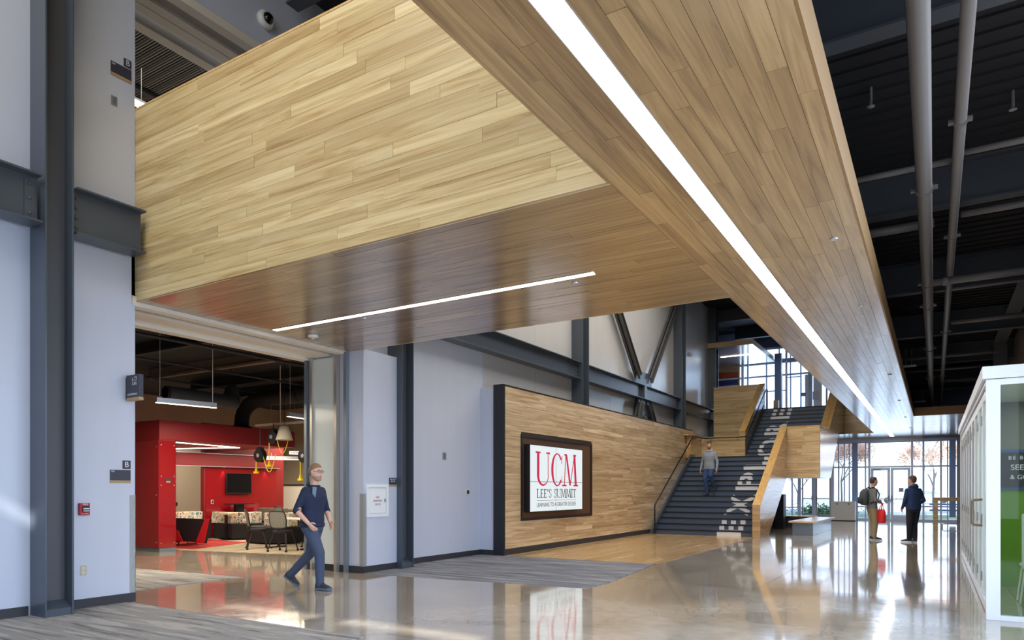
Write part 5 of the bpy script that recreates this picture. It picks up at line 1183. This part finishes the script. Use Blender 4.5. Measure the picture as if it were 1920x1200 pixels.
def car(x, y, m, lab):
    t = thing('parked_car', lab, 'car', (x, y, 0), 'cars parked outside', world=False)
    b = B(); b.prism([(-2.1, .3), (2.1, .3), (2.15, .75), (1.2, .88), (.6, 1.35), (-1.1, 1.38), (-1.8, .9), (-2.15, .8)], 'y', -.85, .85); b.build('body', m, t, bev=.06)
    b = B(); b.prism([(-1.55, .92), (1.0, .92), (.55, 1.28), (-1.0, 1.30)], 'y', -.87, .87); b.build('window', 'alu_grey', t)
    for sx in (-1.35, 1.35):
        for sy in (-.86, .7):
            b = B(); b.lathe([(.32, 0), (.32, .16)], (sx, sy, .32), 16, 'y'); b.build('wheel', 'blk', t)
car(-5.5, 82, 'carblue', 'pale blue car parked outside left of the doors'); car(-.5, 86, 'carwhite', 'pale car parked outside behind the double doors'); car(5, 78, 'carblue', 'blue car parked outside at the right')
t = thing('picnic_table', 'blue picnic table outside the right end of the glazing', 'table', (.5, 38.3, 0))
mb = mat('picnic_blue', sr(70, 110, 165), .5)
b = B(); b.box(-.2, 1.3, 37.9, 38.7, .70, .75); b.build('tabletop', mb, t)
for y in (37.45, 38.9):
    b = B(); b.box(-.2, 1.3, y, y+.28, .42, .46); b.build('bench_seat', mb, t)
for x in (0, 1.1):
    b = B(); b.tube([(x, 37.5, 0), (x, 38.15, .7)], .03, 6); b.tube([(x, 39.1, 0), (x, 38.45, .7)], .03, 6); b.box(x-.03, x+.03, 37.5, 39.1, .38, .42); b.build('leg', mb, t)

# ------------------------------------------------------------------ people
SKIN = mat('skin', sr(214, 164, 140), .5); SKIN2 = mat('skin_pale', sr(222, 176, 156), .5)
def cap_mesh(b, p0, r0, p1, r1, n=12, k=4, flat=1.0, side=None):
    """tapered limb with round ends; flat squeezes it across 'side'"""
    P0, P1 = Vector(p0), Vector(p1); d = P1-P0; L = d.length
    if L < 1e-5: d = Vector((0, 0, 1)); L = 1e-5
    d = d.normalized(); u = Vector(side) if side is not None else (Vector((1, 0, 0)) if abs(d.x) < .8 else Vector((0, 1, 0)))
    a = (u-d*u.dot(d)).normalized(); c = d.cross(a).normalized(); rs = []
    def ring(ctr, r): rs.append([ctr+a*r*flat*math.cos(2*PI*j/n)+c*r*math.sin(2*PI*j/n) for j in range(n)])
    for i in range(k): t = PI/2*(1-i/k); ring(P0-d*r0*math.sin(t), max(r0*math.cos(t), .0015))
    ring(P0, r0); ring(P1, r1)
    for i in range(1, k+1): t = PI/2*i/k; ring(P1+d*r1*math.sin(t), max(r1*math.cos(t), .0015))
    b.rings(rs)
def loft(b, secs, n=20, pw=2.3):
    """secs: (x, y, z, half width, half depth) cross sections, rounded boxes"""
    rs = []
    for (x, y, z, w, d) in secs:
        r = []
        for j in range(n):
            t = 2*PI*j/n; c, s_ = math.cos(t), math.sin(t)
            r.append((x+w*math.copysign(abs(c)**(2/pw), c), y+d*math.copysign(abs(s_)**(2/pw), s_), z))
        rs.append(r)
    b.rings(rs)
def hand(b, wrist, tip, palmn, thumbdir, scale=1.0, curl=.5, mat_i=0):
    """palm, four unequal bent fingers and a thumb"""
    Wp, T = Vector(wrist), Vector(tip); d = (T-Wp).normalized(); n = Vector(palmn); n = (n-d*n.dot(d)).normalized(); s_ = Vector(thumbdir); s_ = (s_-d*s_.dot(d)-n*(Vector(thumbdir).dot(n))).normalized(); k = scale
    b.cur = mat_i
    cap_mesh(b, Wp, .024*k, Wp+d*.075*k, .036*k, flat=.45, side=n, n=12)
    for i, (o, L) in enumerate(((.028, .070), (.010, .080), (-.009, .074), (-.027, .058))):
        p = Wp+d*.080*k+s_*o*k; q = p+(d*math.cos(curl*.5)+n*math.sin(curl*.5))*L*.5*k; r = q+(d*math.cos(curl*1.4)+n*math.sin(curl*1.4))*L*.5*k
        b.tube([p-d*.01, p, q, r, r+(r-q)*.12], [.0088*k, .0092*k, .0085*k, .0072*k, .003*k], 7)
    p = Wp+d*.022*k+s_*.026*k; q = p+(d*.6+s_*.75+n*.25).normalized()*.038*k; r = q+(d*.9+s_*.2+n*.35).normalized()*.034*k
    b.tube([p-s_*.015, p, q, r, r+(r-q)*.12], [.012*k, .012*k, .0105*k, .0085*k, .003*k], 7)
def body_mesh(name, prims, vox, mats, extra=None, parent=None, rule=None):
    """prims: list of (tag index, fn(b)); all pieces are fused into one skin, each face takes the tag of the nearest piece"""
    b = B(); tags = []
    for tg, fn in prims:
        k = len(b.v); fn(b); tags += [tg]*(len(b.v)-k)
    me = bpy.data.meshes.new('tmp'); me.from_pydata(b.v, [], b.f); o = bpy.data.objects.new('tmp', me); COL.objects.link(o)
    bm = bmesh.new(); bm.from_mesh(me); bmesh.ops.recalc_face_normals(bm, faces=bm.faces); bm.to_mesh(me); bm.free()
    rm = o.modifiers.new('r', 'REMESH'); rm.mode = 'VOXEL'; rm.voxel_size = vox
    sm_ = o.modifiers.new('s', 'SMOOTH'); sm_.factor = .5; sm_.iterations = 4
    dg = bpy.context.evaluated_depsgraph_get(); dg.update(); out = bpy.data.meshes.new_from_object(o.evaluated_get(dg)); bpy.data.objects.remove(o)
    # denser sampling of the source for the tags
    pts = []; pt = []
    for f in b.f:
        c = Vector((0, 0, 0))
        for i in f: c += Vector(b.v[i])
        c /= len(f); pts.append(c); pt.append(tags[f[0]])
        for i in f: pts.append(Vector(b.v[i])*.6+c*.4); pt.append(tags[i])
    kd = kdtree.KDTree(len(pts))
    for i, p in enumerate(pts): kd.insert(p, i)
    kd.balance()
    out.materials.clear()
    for m_ in mats: out.materials.append(m_)
    bm = bmesh.new(); bm.from_mesh(out)
    for f in bm.faces:
        co, i, d = kd.find(f.calc_center_median()); f.material_index = rule(f.calc_center_median(), pt[i]) if rule else pt[i]; f.smooth = True
    if extra:
        e = B(); extra(e)
        k = [bm.verts.new(v) for v in e.v]
        for f, mi in zip(e.f, e.mi):
            try: q = bm.faces.new([k[i] for i in f]); q.material_index = mi; q.smooth = True
            except ValueError: pass
    bmesh.ops.recalc_face_normals(bm, faces=bm.faces)
    bm.to_mesh(out); bm.free(); out.name = name
    ob = bpy.data.objects.new(name, out); COL.objects.link(ob)
    if parent: ob.parent = parent
    return ob
def person(lab, loc, rz, J, mats, H=1.78, vox=.011, hair=sr(90, 66, 48), torso=1.0, headyaw=0, beard=None, glasses=False, shoe=sr(40, 44, 56), sole=sr(200, 204, 208), hands=None, sleeve=True, hood=False, shorthair=True):
    """J: joints in the person's own frame, +y is forward, +x is the person's right hand side... skin 0, top 1, trousers 2"""
    t = thing('person', lab, 'person', loc, None, rz, world=False)
    k = H/1.78; h_ = J.get('hip', Vector((0, 0, .93))); ch_ = J.get('chest', Vector((0, 0, 1.30))); nk = J.get('neck', Vector((0, .0, 1.49))); hd = J.get('head', Vector((0, .025, 1.66)))
    P = []
    sk, top, leg = 0, 1, 2
    def tors(b):
        lo, up = h_, ch_
        def mix(f): return lo.lerp(up, f)
        s_ = torso; a = mix(0); z0 = a.z-.05
        secs = [(a.x, a.y, z0, .165*s_, .115*s_), (a.x, a.y, a.z+.06, .172*s_, .122*s_)]
        c = mix(.5); secs.append((c.x, c.y, c.z, .160*s_, .115*s_)); c = mix(.85); secs.append((c.x, c.y, c.z, .182*s_, .122*s_))
        c = up; secs.append((c.x, c.y, c.z+.02, .190*s_, .120*s_)); secs.append((nk.x, nk.y-.01, up.z+.12, .165*s_, .09*s_)); secs.append((nk.x, nk.y-.01, nk.z-.03, .085, .07)); secs.append((nk.x, nk.y, nk.z, .058, .058))
        loft(b, secs)
    P.append((top, tors))
    P.append((sk, lambda b: cap_mesh(b, nk-Vector((0, 0, .02)), .054, hd-Vector((0, .0, .07)), .052)))
    Rz = Matrix.Rotation(headyaw, 3, 'Z')
    def HV(x, y, z): return hd+Rz @ Vector((x, y, z))
    def head_(b):
        secs = [(.028, .030, -.118, .034), (.0, .030, -.1, .05), (0, 0, 0, 0)]
        rs = []
        for (z, w, d, yo) in ((-.122, .018, .02, .055), (-.115, .036, .045, .038), (-.095, .052, .068, .018), (-.06, .064, .084, .006), (-.02, .073, .094, 0), (.02, .076, .098, -.004), (.06, .074, .095, -.008), (.09, .062, .08, -.012), (.112, .036, .048, -.014), (.12, .008, .01, -.014)):
            rs.append([HV(w*math.cos(2*PI*j/18), yo+d*math.sin(2*PI*j/18), z) for j in range(18)])
        b.rings(rs)
        cap_mesh(b, HV(0, .088, .0), .007, HV(0, .108, -.032), .013); cap_mesh(b, HV(-.012, .098, -.036), .008, HV(.012, .098, -.036), .008)
        for q in (-1, 1): cap_mesh(b, HV(q*.076, -.005, .015), .014, HV(q*.074, .0, -.028), .010, flat=.6)
        cap_mesh(b, HV(-.035, .078, .028), .009, HV(.035, .078, .028), .009)
    P.append((sk, head_))
    for s_ in ('L', 'R'):
        q = -1 if s_ == 'L' else 1
        hipj = J.get('hip'+s_, h_+Vector((q*.085, 0, -.02))); kn, an = J['kn'+s_], J['an'+s_]
        P.append((leg, lambda b, a=hipj, c=kn: cap_mesh(b, a, .112, c, .077)))
        P.append((leg, lambda b, a=kn, c=an: cap_mesh(b, a, .073, a.lerp(c, .3), .072)))
        P.append((leg, lambda b, a=kn, c=an: cap_mesh(b, a.lerp(c, .3), .072, c, .058)))
        sh = J.get('sh'+s_, ch_+Vector((q*.175, 0, .10))); el, wr = J['el'+s_], J['wr'+s_]
        P.append((top, lambda b, a=sh, c=el: cap_mesh(b, a, .062, c, .049)))
        P.append(((top if sleeve else sk), lambda b, a=el, c=wr: cap_mesh(b, a, .047 if sleeve else .043, c, .036 if sleeve else .028)))
    P.append((leg, lambda b: loft(b, [(h_.x, h_.y, h_.z-.10, .15*torso, .11*torso), (h_.x, h_.y, h_.z+.0, .166*torso, .118*torso), (h_.x, h_.y, h_.z+.04, .163*torso, .114*torso)])))
    if hood: P.append((top, lambda b: (cap_mesh(b, nk+Vector((-.09, -.03, -.01)), .045, nk+Vector((0, -.10, .03)), .055), cap_mesh(b, nk+Vector((.09, -.03, -.01)), .045, nk+Vector((0, -.10, .03)), .055), cap_mesh(b, nk+Vector((-.07, .05, -.03)), .035, nk+Vector((.07, .05, -.03)), .035))))
    def ex(b):
        for s_ in ('L', 'R'):
            hh = (hands or {}).get(s_)
            if hh: hand(b, *hh)
            else:
                el, wr = J['el'+s_], J['wr'+s_]; d = (wr-el).normalized(); q = -1 if s_ == 'L' else 1
                hand(b, wr-d*.01, wr+d*.18, (-q, 0, 0), (0, 1, .0), 1.0, .55)
        b.cur = 0
    def rule(c, tg):
        if tg in (1, 2) and abs(c.x-h_.x) < .205*torso and abs(c.z-h_.z) < .16: return 2 if c.z < h_.z-.035 else 1
        if tg in (0, 1) and not sleeve:
            for s_ in ('L', 'R'):
                el, wr = J['el'+s_], J['wr'+s_]; d = (wr-el).normalized(); w = c-el
                if w.length < .12 and (w-d*w.dot(d)).length < .075: return 0 if w.dot(d) > .012 else 1
        if tg in (0, 1) and abs(c.z-nk.z) < .05 and (Vector((c.x, c.y, 0))-Vector((nk.x, nk.y, 0))).length < .085: return 1 if c.z < nk.z-.012 else 0
        return tg
    ob = body_mesh('body', P, vox, mats, ex, t, rule)
    if not sleeve:
        for s_ in ('L', 'R'):
            el, wr = J['el'+s_], J['wr'+s_]; d = (wr-el).normalized(); b = B()
            b.tube([el-d*.012, el+d*.0, el+d*.03, el+d*.034], [.052, .0545, .053, .046], 16); b.build('cuff', mats[1], t, smooth=True)
    # hair
    def hair_(b):
        rs = []
        for (z, w, d, yo) in ((-.055, .066, .040, -.052), (-.02, .079, .062, -.040), (.02, .082, .080, -.028), (.055, .081, .098, -.014), (.088, .070, .092, -.010), (.118, .046, .064, -.010), (.132, .012, .02, -.012)):
            rs.append([HV(w*math.cos(2*PI*j/18), yo+d*math.sin(2*PI*j/18), z) for j in range(18)])
        b.rings(rs)
    b = B(); hair_(b); b.build('hair', mat('hair', hair, .7), t, smooth=True)
    if beard:
        b = B(); rs = []
        for (z, w, d, yo) in ((-.126, .03, .03, .052), (-.112, .046, .056, .036), (-.085, .060, .078, .019), (-.062, .066, .082, .012)):
            rs.append([HV(w*math.cos(2*PI*j/18), yo+d*math.sin(2*PI*j/18), z) for j in range(18)])
        b.rings(rs); b.build('beard', mat('beard', beard, .8), t, smooth=True)
    ey = B()
    for q in (-1, 1): ey.ball(HV(q*.030, .086, .008), .011, n=10)
    e = ey.build('eyes', mat('eye_white', sr(220, 216, 210), .3), t, smooth=True, props={'kind': 'stuff'})
    ey = B()
    for q in (-1, 1): ey.ball(HV(q*.030, .0935, .008), .0058, n=8)
    ey.build('irises', mat('iris', sr(60, 44, 34), .3), e, smooth=True, props={'kind': 'stuff'})
    b = B(); b.tube([HV(-.022, .084, -.066), HV(-.008, .0955, -.063), HV(.008, .0955, -.063), HV(.022, .084, -.066)], .0048, 6); b.build('mouth', mat('lips', sr(176, 104, 96), .5), t, smooth=True)
    b = B()
    for q in (-1, 1): b.tube([HV(q*.046, .078, .028), HV(q*.030, .0925, .033), HV(q*.014, .094, .030)], .0035, 6)
    b.build('eyebrows', mat('brow', tuple(c*.8 for c in hair), .8), t, props={'kind': 'stuff'})
    if glasses:
        b = B()
        for q in (-1, 1):
            c = HV(q*.031, .100, .006); X_ = Rz @ Vector((1, 0, 0)); b.tube([c+X_*.024*math.cos(a)+Vector((0, 0, .017*math.sin(a))) for a in [2*PI*i/16 for i in range(17)]], .0022, 6)
            b.tube([HV(q*.055, .097, .010), HV(q*.078, .02, .012)], .0022, 6)
        b.tube([HV(-.008, .101, .010), HV(.008, .101, .010)], .0022, 6); b.build('glasses', 'blk', t, props={'kind': 'stuff'})
    # shoes
    for s_ in ('L', 'R'):
        an = J['an'+s_]; td = J.get('toe'+s_, Vector((0, 1, 0))).normalized(); pitch = td.z; u = td
        sd = u.cross(Vector((0, 0, 1))).normalized(); up = sd.cross(u).normalized()
        base = an-up*.075
        def sec(f, w, hh): 
            c = base+u*f
            return [c-sd*w*.9, c-sd*w+up*.02, c-sd*w*.85+up*hh*.75, c-sd*w*.3+up*hh, c+sd*w*.3+up*hh, c+sd*w*.85+up*hh*.75, c+sd*w+up*.02, c+sd*w*.9]
        b = B(); b.rings([sec(-.075, .024, .06), sec(-.06, .036, .11), sec(0, .040, .125), sec(.05, .043, .10), (sec(.11, .048, .07)), sec(.165, .046, .055), sec(.195, .028, .04)]); sh = b.build('shoe', mat('shoe_upper', shoe, .7), t, smooth=True)
        b = B(); b.rings([[c for c in (base+u*f-sd*w-up*.004, base+u*f-sd*w+up*.026, base+u*f+sd*w+up*.026, base+u*f+sd*w-up*.004)] for f, w in ((-.08, .026), (-.06, .040), (.0, .041), (.06, .045), (.12, .051), (.17, .048), (.202, .03))]); b.build('sole', mat('shoe_sole', sole, .6), sh)
    return t
V = Vector
# 1. walking man, crossing the opening towards the right
navy = mat('navy_pullover', sr(32, 44, 74), .85); jeans = mat('dark_jeans', sr(66, 80, 106), .9)
wk = person('man in a navy half zip pullover and jeans striding out of the opening', (-7.62, 6.95, 0), math.radians(-82), {
    'hip': V((0, .0, .93)), 'chest': V((0, .02, 1.30)), 'neck': V((0, .03, 1.50)), 'head': V((0, .06, 1.67)),
    'knR': V((.09, .20, .52)), 'anR': V((.08, .20, .085)), 'toeR': V((.05, 1, 0)),
    'knL': V((-.08, -.10, .50)), 'anL': V((-.07, -.46, .17)), 'toeL': V((0, .82, -.45)),
    'elR': V((.27, -.06, 1.13)), 'wrR': V((.22, .12, .94)), 'elL': V((-.26, .04, 1.12)), 'wrL': V((-.22, .14, .95))},
    [SKIN2, navy, jeans], H=1.80, vox=.010, hair=sr(150, 116, 84), glasses=True, beard=sr(176, 140, 120), shoe=sr(44, 52, 66), sole=sr(92, 112, 130), sleeve=False, torso=1.12, headyaw=math.radians(-6))
b = B(); b.tube([(-.07, .07, 1.47), (0, .105, 1.44), (.07, .07, 1.47), (.09, -.02, 1.49), (0, -.08, 1.51), (-.09, -.02, 1.49), (-.07, .07, 1.47)], .016, 8); b.build('collar', navy, wk, smooth=True)
grayc = mat('grey_chambray', sr(120, 138, 160), .9)
b = B(); b.prism([(.075, 1.455), (.15, 1.46), (.155, 1.36), (.10, 1.30)], 'y', .12, .142); b.build('shoulder_patch', grayc, wk, bev=.006)
b = B(); loft(b, [(0, 0, .885, .196, .142), (0, 0, .935, .200, .146)]); b.build('hem', navy, wk, smooth=True)
# 2. man coming down the stairs
greyh = mat('grey_hooded_top', sr(140, 152, 168), .9); jeans2 = mat('blue_jeans', sr(48, 76, 124), .9)
ri = LZ/15; i0 = 6
zs = (i0+1)*ri; ys = 21.2+i0*.2893+.12
person('man in a grey hooded top and blue jeans coming down the stairs', (-6.40, ys, zs), math.radians(170), {
    'hip': V((0, 0, .93)), 'chest': V((0, .0, 1.30)), 'neck': V((0, .01, 1.50)), 'head': V((0, .03, 1.67)),
    'knR': V((.10, .10, .56)), 'anR': V((.09, -.0, .085)), 'toeR': V((.1, 1, 0)),
    'knL': V((-.09, .12, .66)), 'anL': V((-.10, -.18, .085+ri)), 'toeL': V((-.15, 1, -.1)),
    'elR': V((.27, -.03, 1.12)), 'wrR': V((.29, .04, .88)), 'elL': V((-.27, -.02, 1.12)), 'wrL': V((-.29, .06, .88))},
    [SKIN, greyh, jeans2], vox=.013, hair=sr(76, 56, 46), beard=sr(110, 84, 70), shoe=sr(44, 52, 72), sole=sr(60, 66, 80), torso=1.1, headyaw=math.radians(35), hood=True, sleeve=True)
# 3. young man with backpack and red bag
greys = mat('charcoal_sweatshirt', sr(112, 116, 120), .9); khaki = mat('khaki_trousers', sr(150, 136, 108), .9)
p3 = person('young man in a grey sweatshirt and khaki trousers wearing a backpack', (-1.50, 21.85, 0), math.radians(-62), {
    'hip': V((0, 0, .93)), 'chest': V((0, .0, 1.29)), 'neck': V((0, .02, 1.49)), 'head': V((0, .05, 1.65)),
    'knR': V((.10, .05, .50)), 'anR': V((.10, .02, .085)), 'toeR': V((.25, 1, 0)), 'knL': V((-.10, .08, .50)), 'anL': V((-.11, .06, .085)), 'toeL': V((-.15, 1, 0)),
    'elR': V((.25, -.02, 1.12)), 'wrR': V((.24, .12, 1.06)), 'elL': V((-.24, .0, 1.12)), 'wrL': V((-.14, .20, 1.10))},
    [SKIN2, greys, khaki], H=1.75, vox=.013, hair=sr(74, 58, 52), shoe=sr(40, 50, 72), hands={'R': (V((.24, .11, 1.06)), V((.14, .25, 1.04)), (-1, 0, -.3), (0, 0, 1), 1, .8), 'L': (V((-.14, .19, 1.10)), V((-.05, .32, 1.11)), (1, 0, -.3), (0, 0, 1), 1, .8)})
pr = p3.matrix_world.copy()
def follow(t, ref): t.location = ref.location; t.rotation_euler = ref.rotation_euler
t = thing('backpack', 'dark grey backpack on the back of the young man in khaki trousers', 'backpack', world=False); follow(t, p3)
b = B(); loft(b, [(0, -.20, .98, .13, .05), (0, -.22, 1.02, .155, .09), (0, -.23, 1.2, .16, .10), (0, -.21, 1.36, .14, .09), (0, -.18, 1.44, .09, .05)]); b.build('pack', mat('pack_fabric', sr(66, 74, 78), .85), t, smooth=True)
b = B(); loft(b, [(0, -.31, 1.03, .10, .03), (0, -.33, 1.06, .115, .04), (0, -.33, 1.18, .11, .035), (0, -.31, 1.22, .09, .02)]); b.build('front_pocket', mat('pocket_fabric', sr(52, 58, 64), .85), t, smooth=True)
for q in (-1, 1):
    b = B(); b.tube([(q*.10, -.13, 1.44), (q*.12, -.03, 1.485), (q*.13, .08, 1.42), (q*.15, .135, 1.28), (q*.18, .08, 1.12), (q*.15, -.12, 1.04)], .018, 8); b.build('strap', 'blk', t, smooth=True)
t = thing('red_tote_bag', 'bright red tote bag hanging from the hands of the young man', 'bag', world=False); follow(t, p3)
b = B(); loft(b, [(.24, .15, .49, .13, .05), (.24, .15, .53, .16, .07), (.24, .15, .78, .17, .06), (.24, .15, .87, .15, .03)], pw=4); b.build('sack', mat('red_tote', sr(232, 40, 44), .7), t, smooth=True)
for dy in (-.03, .03):
    b = B(); b.tube([(.15, .15+dy, .85), (.17, .17+dy*.6, .95), (.19, .21, 1.045), (.25, .17+dy*.6, .95), (.33, .15+dy, .85)], .010, 6); b.build('handle', mat('red_handle', sr(220, 34, 40), .7), t, smooth=True)
# 4. man seen from behind
navyh = mat('navy_hooded_top', sr(44, 66, 108), .9); blackt = mat('black_trousers', sr(38, 40, 50), .9)
person('man seen from behind in a navy hooded top and black trousers', (-.48, 21.35, 0), math.radians(38), {
    'hip': V((0, 0, .93)), 'chest': V((0, .0, 1.30)), 'neck': V((0, .01, 1.50)), 'head': V((0, .04, 1.67)),
    'knR': V((.08, .06, .50)), 'anR': V((.05, .0, .085)), 'toeR': V((.35, 1, 0)), 'knL': V((-.10, .02, .50)), 'anL': V((-.05, .10, .085)), 'toeL': V((-.9, 1, 0)),
    'elR': V((.27, -.05, 1.13)), 'wrR': V((.17, .10, .99)), 'elL': V((-.25, .0, 1.12)), 'wrL': V((-.23, .12, .92))},
    [SKIN, navyh, blackt], vox=.013, hair=sr(104, 80, 66), shoe=sr(44, 50, 66), sole=sr(214, 216, 220), torso=1.16, hood=True, headyaw=math.radians(20))

b = B(); b.box(-12.2, -8.72, 31.2, 31.3, 2.5, 9.4); b.box(-12.2, -12.0, 31.3, 36.2, 4.45, 9.4); struct('wall_left', b, 'wall')
b = B(); b.box(-12.2, -9.3, 31.2, 37.5, 9.4, 9.6); struct('ceiling', b, 'deck')
b = B(); b.box(-12.2, -8.47, 31.3, 36.0, 4.45, 4.765); struct('floor', b, 'deck')
b = B(); b.box(-12.2, -8.45, 36.0, 36.2, 0, 9.4); struct('wall_back', b, 'wall')
